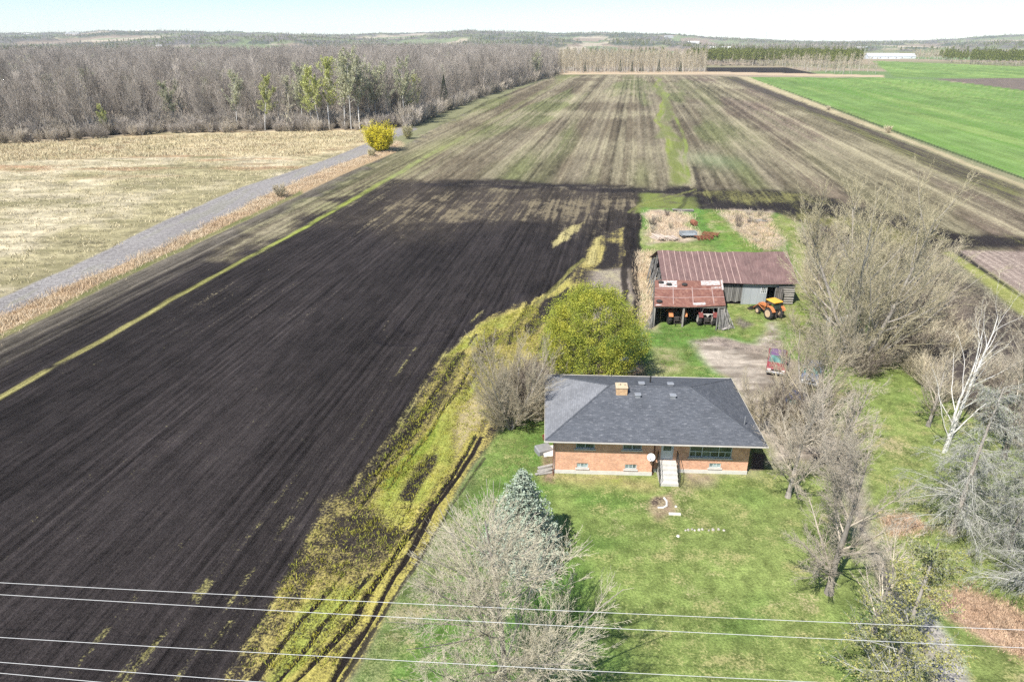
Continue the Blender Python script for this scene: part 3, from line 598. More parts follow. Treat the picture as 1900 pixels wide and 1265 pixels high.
# ---------------------------------------------------------------- the brick house
hx0, hy0 = g(1028, 877)
house = empty('brick_house', (hx0, hy0, 0), math.radians(-2.8), 'orange brick bungalow with dark grey hipped roof standing on the lawn', 'house')
WW, WD, WH, OV = 14.0, 8.9, 3.15, .72; JX = 7.05; RC = .5
wins = [(1.50, 2.85, 2.15, 2.95), (4.85, 6.2, 2.15, 2.95)]
bw = [(1.62, 2.45, .50, .92), (5.10, 5.95, .50, .92)]
wins_r = [(9.72, 12.75, 1.35, 2.80)]; bw_r = [(11.25, 12.1, .48, .88)]; door_h = (7.68, 8.58, 1.06, 3.02)
mb = MB()
wall_cells(mb, 0, JX, .30, WH, 0, .22, wins + bw); wall_cells(mb, JX, WW, .30, WH, RC, RC + .22, wins_r + bw_r + [door_h])
mb.box(0, .22, .22, WD, .30, WH); mb.box(WW - .22, WW, RC + .22, WD, .30, WH); mb.box(.22, WW - .22, WD - .22, WD, .30, WH); mb.box(JX - .22, JX, .22, RC + .2, .30, WH)
mb.build('wall', M_BRICK, house)
mb = MB(); mb.box(-.03, JX + .03, -.03, .25, -.5, .30); mb.box(JX + .03, WW + .03, RC - .03, RC + .25, -.5, .30); mb.box(-.03, .22, .25, WD + .03, -.5, .30); mb.box(WW - .22, WW + .03, RC + .25, WD + .03, -.5, .30); mb.box(.22, WW - .22, WD - .2, WD + .03, -.5, .30)
mb.build('foundation', M_CONCW, house)
# roof
zE, zR = WH + .05, WH + 1.85; xa, xb, ya, yb = -OV, WW + OV, -OV, WD + OV; yr = (ya + yb) / 2; ra, rb_ = 4.1, 10.15
mb = MB(); th = .12
top = [(xa, ya, zE), (xb, ya, zE), (xb, yb, zE), (xa, yb, zE), (ra, yr, zR), (rb_, yr, zR)]
low = [(x, y, z - th) for x, y, z in top]
mb.add(top + low, [(0, 1, 5, 4), (1, 2, 5), (2, 3, 4, 5), (6, 7, 1, 0), (7, 8, 2, 1), (8, 9, 3, 2), (9, 6, 0, 3), (6, 9, 8, 7)])
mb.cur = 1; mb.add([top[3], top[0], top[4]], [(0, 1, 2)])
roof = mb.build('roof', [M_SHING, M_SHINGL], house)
mb = MB()
for a, b in ((0, 4), (1, 5), (2, 5), (3, 4), (4, 5)):
    p, q = Vector(top[a]), Vector(top[b]); mb.tube(p.lerp(q, .01) + Vector((0, 0, -.02)), q + Vector((0, 0, -.02)), .07, k=6)
mb.build('ridge_cap', M_SHING, roof)
mb = MB(); e = .02
mb.box(xa - .07, xb + .07, ya - .10, ya - e, zE - .11, zE - .04); mb.box(xa - .05, xa - e, ya - e, yb + .05, zE - .14, zE - .02); mb.box(xb + e, xb + .05, ya - e, yb + .05, zE - .14, zE - .02); mb.box(xa - .06, xb + .06, yb + .05, yb + .12, zE - .16, zE)
mb.build('gutter', mat_simple('cream_gutter', (.50, .47, .42), .5, .15), house)
mb = MB(); mb.box(xa + .01, xb - .01, ya + .01, yb - .01, zE - .17, zE - .135); mb.build('soffit', M_WHITE, house)
# chimney and roof vents
def roof_z(x, y): return zE + (zR - zE) * (1 - abs(y - yr) / (yr - ya))
mb = MB(); mb.box(4.55, 5.37, 3.5, 4.25, 3.9, 5.25); ch = mb.build('chimney', M_TAN, roof)
ch['label'] = 'tan brick chimney near the left end of the roof ridge'
mb = MB(); mb.bbox(4.50, 5.42, 3.45, 4.30, 5.25, 5.35, .03); mb.lathe((4.78, 3.88, 5.35), (0, 0, 1), [(0, .11), (.16, .10), (.16, .07)], 10); mb.lathe((5.12, 3.88, 5.35), (0, 0, 1), [(0, .11), (.10, .10), (.10, .07)], 10)
mb.build('chimney_cap', M_CAPC, house)
for x, y in ((6.15, 3.45), (8.75, 3.45), (6.6, 5.0), (8.8, 5.0)):
    z = roof_z(x, y); mb = MB(); mb.bbox(x - .2, x + .2, y - .18, y + .18, z - .1, z + .17, .04); mb.bbox(x - .25, x + .25, y - .22, y + .22, z + .17, z + .21, .02)
    mb.build('roof_vent', M_GREYMET, roof)
mb = MB(); mb.tube((7.5, 6.4, roof_z(7.5, 6.4) - .1), (7.5, 6.4, roof_z(7.5, 6.4) + .55), .06); mb.build('vent_pipe', M_IRON, roof)
mb = MB(); mb.tube((13.6, 1.4, 3.5), (13.6, 1.4, 4.3), .035); mb.build('mast_pipe', M_GREYMET, roof)
# windows
def window(parent, x0, x1, z0, z1, y, mull, rows=(), glass=M_GLASS, sill=True):
    mb = MB(); t = .06; yy0, yy1 = y + .04, y + .12
    mb.box(x0, x1, yy0, yy1, z0, z0 + t); mb.box(x0, x1, yy0, yy1, z1 - t, z1); mb.box(x0, x0 + t, yy0, yy1, z0 + t, z1 - t); mb.box(x1 - t, x1, yy0, yy1, z0 + t, z1 - t)
    for m in mull: mb.box(m - t * .45, m + t * .45, yy0 + .01, yy1 - .01, z0 + t, z1 - t)
    for r in rows: mb.box(x0 + t, x1 - t, yy0 + .015, yy1 - .015, r - t * .5, r + t * .5)
    w = mb.build('window', M_FRAME, parent)
    mb = MB(); mb.box(x0 + t * .5, x1 - t * .5, y + .085, y + .095, z0 + t * .5, z1 - t * .5); mb.build('pane', glass, w)
    if sill: mb = MB(); mb.bbox(x0 - .1, x1 + .1, y - .08, y + .04, z0 - .09, z0, .015); mb.build('sill', M_CONC, w)
    return w
for x0, x1, z0, z1 in wins: window(house, x0, x1, z0, z1, 0, [(x0 + x1) / 2])
for x0, x1, z0, z1 in bw: window(house, x0, x1, z0, z1, 0, [x0 + .3, x0 + .55], glass=M_GLASSL)
for x0, x1, z0, z1 in bw_r: window(house, x0, x1, z0, z1, RC, [x0 + .3, x0 + .55], glass=M_GLASSL)
x0, x1, z0, z1 = wins_r[0]
w = window(house, x0, x1, z0, z1, RC, [x0 + .92, x1 - .92], [z0 + .46]); w['label'] = 'wide picture window with six panes right of the door'
for m in (x0 + .46, (x0 + x1) / 2, x1 - .46): mb = MB(); mb.box(m - .02, m + .02, RC + .055, RC + .08, z0 + .06, z0 + .43); mb.build('glazing_bar', M_FRAME, w)
# door
mb = MB(); d0, d1, z0, z1 = door_h
mb.box(d0, d1, RC + .03, RC + .14, z1 - .07, z1); mb.box(d0, d0 + .07, RC + .03, RC + .14, z0, z1 - .07); mb.box(d1 - .07, d1, RC + .03, RC + .14, z0, z1 - .07)
mb.box(d0 + .07, d1 - .07, RC + .06, RC + .10, z0, z0 + .75); mb.box(d0 + .07, d0 + .17, RC + .06, RC + .10, z0 + .75, z1 - .07); mb.box(d1 - .17, d1 - .07, RC + .06, RC + .10, z0 + .75, z1 - .07); mb.box(d0 + .17, d1 - .17, RC + .06, RC + .10, z1 - .17, z1 - .07)
dr = mb.build('door', M_DOOR, house); mb = MB(); mb.box(d0 + .15, d1 - .15, RC + .075, RC + .085, z0 + .72, z1 - .15); mb.build('pane', M_GLASS, dr)
mb = MB(); mb.tube((d1 - .12, RC + .01, z0 + .95), (d1 - .12, RC + .07, z0 + .95), .03); mb.build('handle', M_GREYMET, dr)
# downspouts
for x, y in ((-.08, -.10), (JX + .14, -.02 + RC - .1)):
    mb = MB(); mb.box(x - .04, x + .04, y - .04, y + .04, .05, zE - .4); mb.tube((x, y, zE - .4), (x, ya - .05, zE - .15), .04, k=4); mb.tube((x, y, .1), (x, y - .3, .03), .045, k=4)
    mb.build('downspout', M_TRIM, house)
# steps with iron rails
sx0, sx1 = 7.50, 8.80; mb = MB(); mb.box(sx0, sx1, -.05, RC - .035, -.3, 1.05)
NS = 5; rh = 1.05 / (NS + 0)
yy = -.05
for i in range(1, NS): z = 1.05 - rh * i; mb.box(sx0 + .001 * i, sx1 - .001 * i, yy - .30 * i, yy - .30 * (i - 1), -.3, z)
st = mb.build('front_steps', M_CONC, house)
for x in (sx0 - .04, sx1 + .04):
    mb = MB()
    rail = [(x, RC - .1, 1.9), (x, -.05, 1.9), (x, -1.35, .95)]
    for p, q in zip(rail[:-1], rail[1:]): mb.tube(p, q, .022, k=6)
    lowr = [(p[0], p[1], p[2] - .72) for p in rail]
    for p, q in zip(lowr[:-1], lowr[1:]): mb.tube(p, q, .016, k=6)
    for i in range(13):
        t = i / 12; yv = RC - .1 + t * (-1.35 - RC + .1); zt = 1.9 if yv > -.05 else 1.9 - (-.05 - yv) / 1.3 * .95
        mb.tube((x, yv, zt), (x, yv, zt - (.9 if i % 6 == 0 else .72)), .012 if i % 6 else .022, k=5)
    mb.build('railing', M_IRON, st)
# satellite dish on the wall corner
mb = MB(); prof = [(0, .03), (.02, .14), (.05, .22), (.075, .28), (.065, .28), (.035, .21), (.005, .13), (-.02, .02)]
mb.lathe((6.85, -.42, 1.86), (-.25, -1, .55), prof, 22); dish = mb.build('satellite_dish', M_WHITE, house)
mb = MB(); mb.tube((6.87, 0, 1.55), (6.87, -.32, 1.62), .025); mb.tube((6.87, -.32, 1.62), (6.86, -.36, 1.84), .025); mb.tube((6.84, -.42, 1.68), (6.72, -.82, 1.95), .014); mb.bbox(6.68, 6.78, -.88, -.80, 1.93, 2.02, .01)
mb.build('dish_arm', M_GREYMET, dish)
# small things by the front
def top_mesh(name, mb, mat, label, cat, group=None, smooth=False, loc=None, rz=0):
    o = mb.build(name, mat, None, smooth); tag(o, label, cat, group)
    if loc is not None: o.location = loc; o.rotation_euler = (0, 0, rz)
    return o
px_, py_ = g(1240, 897); mb = MB(); mb.bbox(-.45, .45, -.18, .18, -.05, .06, .02); top_mesh('paving_slab', mb, M_CONCW, 'white slab lying on the grass at the foot of the front steps', 'slab', loc=(px_, py_, 0), rz=-.03)
px_, py_ = g(1252, 954); mb = MB(); mb.bbox(-.40, .40, -.11, .11, -.05, .09, .02); top_mesh('concrete_block', mb, M_CONCW, 'small white concrete bar lying on the lawn below the curved border', 'block', loc=(px_, py_, 0), rz=-.06)
mb = MB(); c = [g(1220, 942), g(1231, 942), g(1237, 938.5), g(1237, 930), g(1232, 924)]; ox, oy = c[0]
for (a, b), (p, q) in zip(c[:-1], c[1:]): mb.tube((a - ox, b - oy, .03), (p - ox, q - oy, .03), .07, .08, 8)
top_mesh('garden_edging', mb, M_CONCW, 'curved white stone border round the small bare garden bed', 'edging', loc=(ox, oy, 0))
def rock_mb(r, seed, sq=(1, .8, .6)):
    import bmesh
    bm = bmesh.new(); bmesh.ops.create_icosphere(bm, subdivisions=2, radius=r); rn = random.Random(seed)
    ph = [rn.uniform(0, 6) for _ in range(6)]
    for v in bm.verts:
        d = v.co.normalized(); f = 1 + .16 * math.sin(d.x * 3 + ph[0]) + .14 * math.sin(d.y * 4 + ph[1]) + .1 * math.sin(d.z * 5 + ph[2])
        v.co = Vector((v.co.x * sq[0] * f, v.co.y * sq[1] * f, v.co.z * sq[2] * f))
    mb = MB(); mb.add([v.co[:] for v in bm.verts], [[v.index for v in f.verts] for f in bm.faces]); bm.free(); return mb
M_STONE = mat_simple('field_stone', (.42, .38, .34), .9, .3, 5, bump=.3, rnd=.25)
px_, py_ = g(1254, 940); top_mesh('white_stone', rock_mb(.11, 3), M_CONCW, 'round white stone right of the curved garden border', 'stone', loc=(px_, py_, .03))
px_, py_ = g(1258, 995); top_mesh('white_stone', rock_mb(.13, 4), M_CONCW, 'pale stone at the left end of the row in the front lawn', 'stone', loc=(px_, py_, .03))
rk = rock_mb(.15, 7).mesh('border_stone', M_STONE)
for i, x in enumerate((1272, 1277, 1284, 1289, 1297, 1303, 1315, 1323, 1333, 1343)):
    o = link('border_stone', rk); a, b = g(x, 984 - (i % 3)); o.location = (a, b, 0.02); o.rotation_euler = (0, 0, i * 1.7); s = .5 + .4 * ((i * 37) % 10) / 10; o.scale = (s, s, s)
    tag(o, 'brown stone set in the row across the front lawn', 'stone', 'stones in a row on the lawn')

# ---------------------------------------------------------------- the old barn
def mat_rust(name, base, dark, lite, seam=None, streak=6.0):
    n = NT(name); uvn = n.uv()
    st = n.noise(n.mapping(uvn, scale=(streak, .5, 1)), 1.0, 5, .65); bl = n.noise(uvn, .8, 6, .7)
    c = n.mix(n.remap(bl, .38, .62), base, dark); c = n.mix(n.remap(st, .50, .72), c, lite)
    c = n.mix(1.0, c, n.remap(n.noise(uvn, 9, 3, .7), .3, .7, .82, 1.18), 'MULTIPLY')
    wv = n.t.nodes.new('ShaderNodeTexWave'); wv.inputs['Scale'].default_value = 3.2; n.l(uvn, wv.inputs['Vector'])
    n.bump(wv.outputs['Fac'], .35, .02); return n.done(c, .75, .15, .3)
M_ROOFB = mat_rust('rusty_roof_sheet', (.185, .115, .105), (.125, .078, .072), (.26, .18, .155), streak=9)
M_ROOFL = mat_rust('orange_rust_sheet', (.27, .125, .09), (.18, .08, .06), (.36, .20, .14), streak=2.0)
M_SEAM = mat_simple('pale_rust_seam', (.38, .27, .235), .7, .3, 2)
M_SHEET = mat_simple('pale_tin_sheet', (.52, .49, .46), .5, .25, 2, col2=(.34, .22, .17), thr=(.50, .60))
def mat_boards(name, a, b, gap=.02, w=.2):
    n = NT(name); uvn = n.uv(); g_ = n.noise(n.mapping(uvn, scale=(14, .6, 1)), 1.0, 5, .75)
    c = n.mix(n.remap(g_, .35, .65), a, b); br = n.t.nodes.new('ShaderNodeTexBrick'); n.l(uvn, br.inputs['Vector'])
    br.offset = 0; br.inputs['Scale'].default_value = 1; br.inputs['Brick Width'].default_value = w; br.inputs['Row Height'].default_value = 30; br.inputs['Mortar Size'].default_value = gap
    n.val(br.inputs['Color1'], (1, 1, 1)); n.val(br.inputs['Color2'], (.6, .6, .6)); n.val(br.inputs['Mortar'], (.08, .08, .08))
    return n.done(n.mix(1.0, c, br.outputs['Color'], 'MULTIPLY'), .9)
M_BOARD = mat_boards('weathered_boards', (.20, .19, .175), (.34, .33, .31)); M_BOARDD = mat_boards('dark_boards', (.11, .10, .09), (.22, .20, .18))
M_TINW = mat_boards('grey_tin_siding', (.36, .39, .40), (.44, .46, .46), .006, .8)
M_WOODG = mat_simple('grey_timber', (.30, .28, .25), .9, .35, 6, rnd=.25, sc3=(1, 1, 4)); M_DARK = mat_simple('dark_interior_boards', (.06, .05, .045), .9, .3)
bx0, by0 = 18.05, 77.0
barn = empty('old_barn', (bx0, by0, 0), 0, 'long weathered barn with rusty brown metal roof and open lean-to shed', 'barn')
rb2 = math.radians(-2.0); BR = Matrix.Rotation(rb2, 4, 'Z'); BW_, BD_, BE, BRZ = 15.4, 9.6, 2.85, 5.15
mb = MB()  # main roof: two slopes with thickness, left end a little sagging
def slab(mb, P, th=.06):
    P = [Vector(p) for p in P]; n = (P[1] - P[0]).cross(P[3] - P[0]).normalized() * th; k = len(P)
    mb.add(P + [p - n for p in P], [tuple(range(k)), tuple(range(2 * k - 1, k - 1, -1))] + [(i, i + k, (i + 1) % k + k, (i + 1) % k) for i in range(k)]); return mb
def bp(x, y, z): return BR @ Vector((x, y, z))
nseg = 12
ridge = [BRZ - .10 * math.sin(math.pi * i / nseg) + .05 * math.sin(i * 1.9) for i in range(nseg + 1)]; eav = [BE + .03 - .05 * math.sin(i * .9) for i in range(nseg + 1)]
for i in range(nseg):
    xa_, xb_ = -.25 + (BW_ + .5) * i / nseg, -.25 + (BW_ + .5) * (i + 1) / nseg
    slab(mb, [bp(xa_, -.4, eav[i] - .15), bp(xb_, -.4, eav[i + 1] - .15), bp(xb_, BD_ / 2, ridge[i + 1]), bp(xa_, BD_ / 2, ridge[i])])
    slab(mb, [bp(xa_, BD_ / 2, ridge[i]), bp(xb_, BD_ / 2, ridge[i + 1]), bp(xb_, BD_ + .4, 2.7), bp(xa_, BD_ + .4, 2.7)])
br_ = mb.build('roof', M_ROOFB, barn)
mb = MB()
for i in range(13):
    x = .35 + i * .72 + (.0 if i < 9 else .0); f = (x + .25) / (BW_ + .5) * nseg; k = min(int(f), nseg - 1); t = f - k
    zr = ridge[k] * (1 - t) + ridge[k + 1] * t; ze = eav[k] * (1 - t) + eav[k + 1] * t - .15
    a, b = bp(x, -.41, ze + .012), bp(x + random.Random(i).uniform(-.03, .03), BD_ / 2 - .02, zr + .012)
    dv = BR @ Vector((.035, 0, 0)); mb.add([a - dv, a + dv, b + dv, b - dv, a - dv + Vector((0, 0, .03)), a + dv + Vector((0, 0, .03)), b + dv + Vector((0, 0, .03)), b - dv + Vector((0, 0, .03))], [(4, 5, 6, 7), (0, 1, 5, 4), (1, 2, 6, 5), (3, 7, 6, 2), (0, 4, 7, 3)])
mb.build('seam', M_SEAM, br_)
# walls: boards (left third of the front hidden), dark slatted part, tin part, door opening, log part
mb = MB(); 
def bbox_(mb, x0, x1, y0, y1, z0, z1): mb.box(x0, x1, y0, y1, z0, z1, BR)
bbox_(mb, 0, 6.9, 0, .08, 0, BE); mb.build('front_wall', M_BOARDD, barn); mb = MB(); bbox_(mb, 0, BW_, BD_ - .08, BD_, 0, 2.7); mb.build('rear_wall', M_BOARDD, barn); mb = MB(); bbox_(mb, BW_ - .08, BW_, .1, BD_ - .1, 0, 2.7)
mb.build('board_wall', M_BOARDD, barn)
mb = MB(); rn = random.Random(5)
x = 6.9
while x < 9.35: w_ = rn.uniform(.14, .22); bbox_(mb, x, x + w_ - rn.uniform(.01, .04), .0 + rn.uniform(0, .03), .07, .25 + rn.uniform(0, .15), BE - .45 + rn.uniform(-.1, .1)); x += w_
mb.build('slatted_wall', M_BOARD, barn)
mb = MB(); wl_ = [(11.55, 12.15, 1.45, 2.15), (12.25, 13.2, 0, 2.2)]
xs = [(9.35, 11.55, 0, BE - .1), (11.55, 12.15, 0, 1.45), (11.55, 12.15, 2.15, BE - .1), (12.15, 12.25, 0, BE - .1), (12.25, 13.2, 2.2, BE - .1), (13.2, 13.6, 0, BE - .1)]
for a, b, c_, d_ in xs: bbox_(mb, a, b, 0, .08, c_, d_)
mb.build('tin_wall', M_TINW, barn)
mb = MB(); bbox_(mb, 11.5, 12.2, -.03, -.003, 1.40, 1.46); bbox_(mb, 11.5, 12.2, -.03, -.003, 2.14, 2.2); bbox_(mb, 11.5, 11.56, -.03, -.003, 1.46, 2.14); bbox_(mb, 12.14, 12.2, -.03, -.003, 1.46, 2.14)
for t in (.33, .66): bbox_(mb, 11.5 + .7 * t - .02, 11.5 + .7 * t + .02, -.025, -.005, 1.46, 2.14); bbox_(mb, 11.56, 12.14, -.022, -.008, 1.46 + .68 * t - .02, 1.46 + .68 * t + .02)
bwn = mb.build('window', M_WHITE, barn); mb = MB(); bbox_(mb, 11.54, 12.16, .01, .02, 1.44, 2.16); mb.build('pane', M_GLASS, bwn)
mb = MB(); D2 = BR @ Matrix.Translation((13.22, -.03, 0)) @ Matrix.Rotation(math.radians(-35), 4, 'Z'); mb.box(0, .95, -.04, 0, .05, 2.15, D2)
for z in (.4, 1.7): mb.box(.05, .9, -.07, -.042, z, z + .12, D2)
mb.build('door', M_BOARDD, barn)
mb = MB(); bbox_(mb, 13.6, BW_ - .1, .05, .12, 0, BE - .1)
for i in range(9): z = .25 + i * .28; mb.tube(bp(13.55, -.03, z + rn.uniform(-.03, .03)), bp(BW_ + .05, -.03, z + rn.uniform(-.05, .05)), .10, .10, 6)
mb.build('log_wall', M_WOODG, barn)
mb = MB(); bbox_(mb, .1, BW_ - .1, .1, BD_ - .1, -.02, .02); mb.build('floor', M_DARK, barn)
# open left gable: a frame with broken boards leaning outwards
mb = MB(); n_ = 16
for i in range(n_):
    y = .15 + (BD_ - .3) * i / (n_ - 1); zt = BE + (BRZ - BE) * (1 - abs(y - BD_ / 2) / (BD_ / 2)) - .15
    if i in (6, 7, 11): zt *= .55
    p = bp(-.35 - rn.uniform(0, .35), y + rn.uniform(-.25, .25), 0); q = bp(.03, y, zt); d = (q - p).normalized(); a = Vector((0, .08, 0)); b = d.cross(a).normalized() * .02
    mb = MB(); mb.add([p - a - b, p + a - b, p + a + b, p - a + b, q - a - b, q + a - b, q + a + b, q - a + b], [(0, 3, 2, 1), (4, 5, 6, 7), (0, 1, 5, 4), (1, 2, 6, 5), (2, 3, 7, 6), (3, 0, 4, 7)]); mb.build('gable_board', M_BOARD, barn)
for i in range(5): mb = MB(); mb.tube(bp(-.9 - rn.uniform(0, .5), rn.uniform(0, 5), 0), bp(-.05, rn.uniform(.5, 5.5), rn.uniform(2.5, 3.8)), .045, .035, 5); mb.build('gable_board', M_BOARD, barn)
# lean-to: skewed plan
LF0, LF1, LB0, LB1 = Vector((15.45, 69.4, 2.50)), Vector((23.25, 69.5, 2.56)), Vector((16.95, 76.9, 2.98)), Vector((24.75, 76.75, 2.96))
O = Vector((bx0, by0, 0)); L4 = [p - O for p in (LF0, LF1, LB1, LB0)]
mb = MB(); rows_, cols_ = 6, 10
def lt(u, v, dz=0):
    p = L4[0].lerp(L4[1], u).lerp(L4[3].lerp(L4[2], u), v); s = -.10 * math.sin(math.pi * u) * (1 - v * .6) + .03 * math.sin(u * 9 + v * 5)
    return Vector((p.x, p.y, p.z + s + dz))
for r in range(rows_):
    for c_ in range(cols_):
        slab(mb, [lt(c_ / cols_, r / rows_), lt((c_ + 1) / cols_, r / rows_), lt((c_ + 1) / cols_, (r + 1) / rows_), lt(c_ / cols_, (r + 1) / rows_)], .04)
ltr = mb.build('lean_to_roof', M_ROOFL, barn); ltr['label'] = 'orange rusty sheet roof over the open shed'
for u0, u1, v0, v1 in ((.06, .33, .72, .97), (.69, .97, .80, .985), (.985, 1.012, .60, 1.0), (.55, .72, .05, .13), (.83, .97, .68, .73), (.02, .1, .02, .06)):
    mb = MB(); k = 4
    for i in range(k): slab(mb, [lt(u0 + (u1 - u0) * i / k, v0, .035), lt(u0 + (u1 - u0) * (i + 1) / k, v0, .035), lt(u0 + (u1 - u0) * (i + 1) / k, v1, .035), lt(u0 + (u1 - u0) * i / k, v1, .035)], .02)
    mb.build('patch_sheet', M_SHEET, ltr)
mb = MB()
for v in (.33, .66):
    for i in range(10): slab(mb, [lt(i / 10, v - .008, .02), lt((i + 1) / 10, v - .008, .02), lt((i + 1) / 10, v + .008, .02), lt(i / 10, v + .008, .02)], .02)
for u in (.27, .55, .84):
    for i in range(4): slab(mb, [lt(u - .006, .08 + i * .16, .02), lt(u + .006, .08 + i * .16, .02), lt(u + .006, .08 + (i + 1) * .16, .02), lt(u - .006, .08 + (i + 1) * .16, .02)], .02)
mb.build('overlap_strip', M_SEAM, ltr)
mb = MB()
for u in (.01, .42, .99): p = lt(u, .03, -.08); mb.box(p.x - .09, p.x + .09, p.y - .09, p.y + .09, -.1, p.z); mb.build('post', M_WOODG, barn); mb = MB()
a, b = lt(0, .03, -.15), lt(1, .03, -.15); mb.box(a.x, b.x, a.y - .06, a.y + .06, a.z - .12, a.z - .02)
mb.build('beam', M_WOODG, barn)
for u in (0.0, 1.0):
    mb = MB()
    for i in range(24):
        v = .05 + .92 * i / 24; p = lt(u, v, -.06); q = lt(u, v + .92 / 26, -.06); s = -1 if u == 0 else 1
        mb.add([(p.x, p.y, 0), (q.x, q.y, 0), (q.x, q.y, q.z), (p.x, p.y, p.z), (p.x + s * .03, p.y, 0), (q.x + s * .03, q.y, 0), (q.x + s * .03, q.y, q.z), (p.x + s * .03, p.y, p.z)], [(0, 1, 2, 3), (7, 6, 5, 4), (0, 4, 5, 1), (1, 5, 6, 2), (2, 6, 7, 3), (3, 7, 4, 0)])
    mb.build('side_wall', M_BOARDD, barn)
mb = MB()   # splayed boards at the right post
for i in range(11):
    p = lt(.93 + .006 * i, .02, -.1); x1 = p.x - .55 + i * .17 + rn.uniform(-.05, .05); y1 = p.y - .55 - rn.uniform(0, .5) + .03 * i; q = Vector((p.x + (i - 5) * .045, p.y - .02 + i * .05, p.z - rn.uniform(0, .3)))
    mb = MB(); mb.tube((x1, y1, 0), q, .075, .05, 4); mb.build('leaning_board', M_BOARD, barn)
for i in range(6): p = lt(.0, .02, -.1); mb = MB(); mb.tube((p.x - .25 - .12 * i, p.y - .5 + .1 * i, 0), (p.x - .03, p.y + .1 * i, p.z - rn.uniform(.2, 1)), .05, .035, 4); mb.build('leaning_board', M_BOARD, barn)

# ---------------------------------------------------------------- tyres, tractors
def mat_rubber(): return mat_simple('tyre_rubber', (.035, .033, .032), .85, .35, 6, col2=(.12, .10, .085), thr=(.55, .7))
M_RUB = mat_rubber(); M_ORNG = mat_simple('orange_paint', (.55, .20, .07), .55, .3, 4, col2=(.22, .12, .08), thr=(.52, .64)); M_YEL = mat_simple('yellow_orange_canopy', (.72, .38, .05), .5, .12)
M_DRED = mat_simple('dull_red_paint', (.16, .04, .035), .6, .35, 4); M_GREASE = mat_simple('greasy_iron', (.07, .06, .055), .6, .4, 6, metal=.3); M_CREAM = mat_simple('cream_rim_paint', (.55, .40, .27), .6, .2)
M_PALE = mat_simple('pale_frame_paint', (.50, .46, .42), .6, .2); M_RUST = mat_simple('rusted_iron', (.26, .10, .055), .85, .35, 6, col2=(.13, .06, .04), bump=.2)
def tyre_mb(r, w, k=28, lug=True):
    mb = MB(); mb.lathe((-w / 2, 0, 0), (1, 0, 0), [(.0, r * .58), (0, r * .62), (w * .04, r * .82), (w * .18, r * .95), (w * .35, r), (w * .65, r), (w * .82, r * .95), (w * .96, r * .82), (w, r * .62), (w, r * .58)], k)
    if lug:
        for i in range(k):
            t = 2 * math.pi * i / k; s = 1 if i % 2 else -1
            p = Vector((s * w * .02, math.cos(t) * r * .99, math.sin(t) * r * .99)); q = Vector((s * w * .46, math.cos(t + .16) * r * .96, math.sin(t + .16) * r * .96)); mb.tube(p, q, r * .05, r * .045, 4)
    return mb
def rim_mb(r, w):
    mb = MB(); mb.lathe((-w * .53, 0, 0), (1, 0, 0), [(0, r * .60), (w * .06, r * .60), (w * .14, r * .50), (w * .5, r * .42), (w * .52, r * .14), (w * .72, r * .12), (w * .74, r * .02)], 20)
    mb.lathe((w * .53, 0, 0), (-1, 0, 0), [(0, r * .60), (w * .06, r * .60), (w * .14, r * .50), (w * .34, r * .42), (w * .36, r * .14), (w * .5, r * .12), (w * .52, r * .02)], 20); return mb
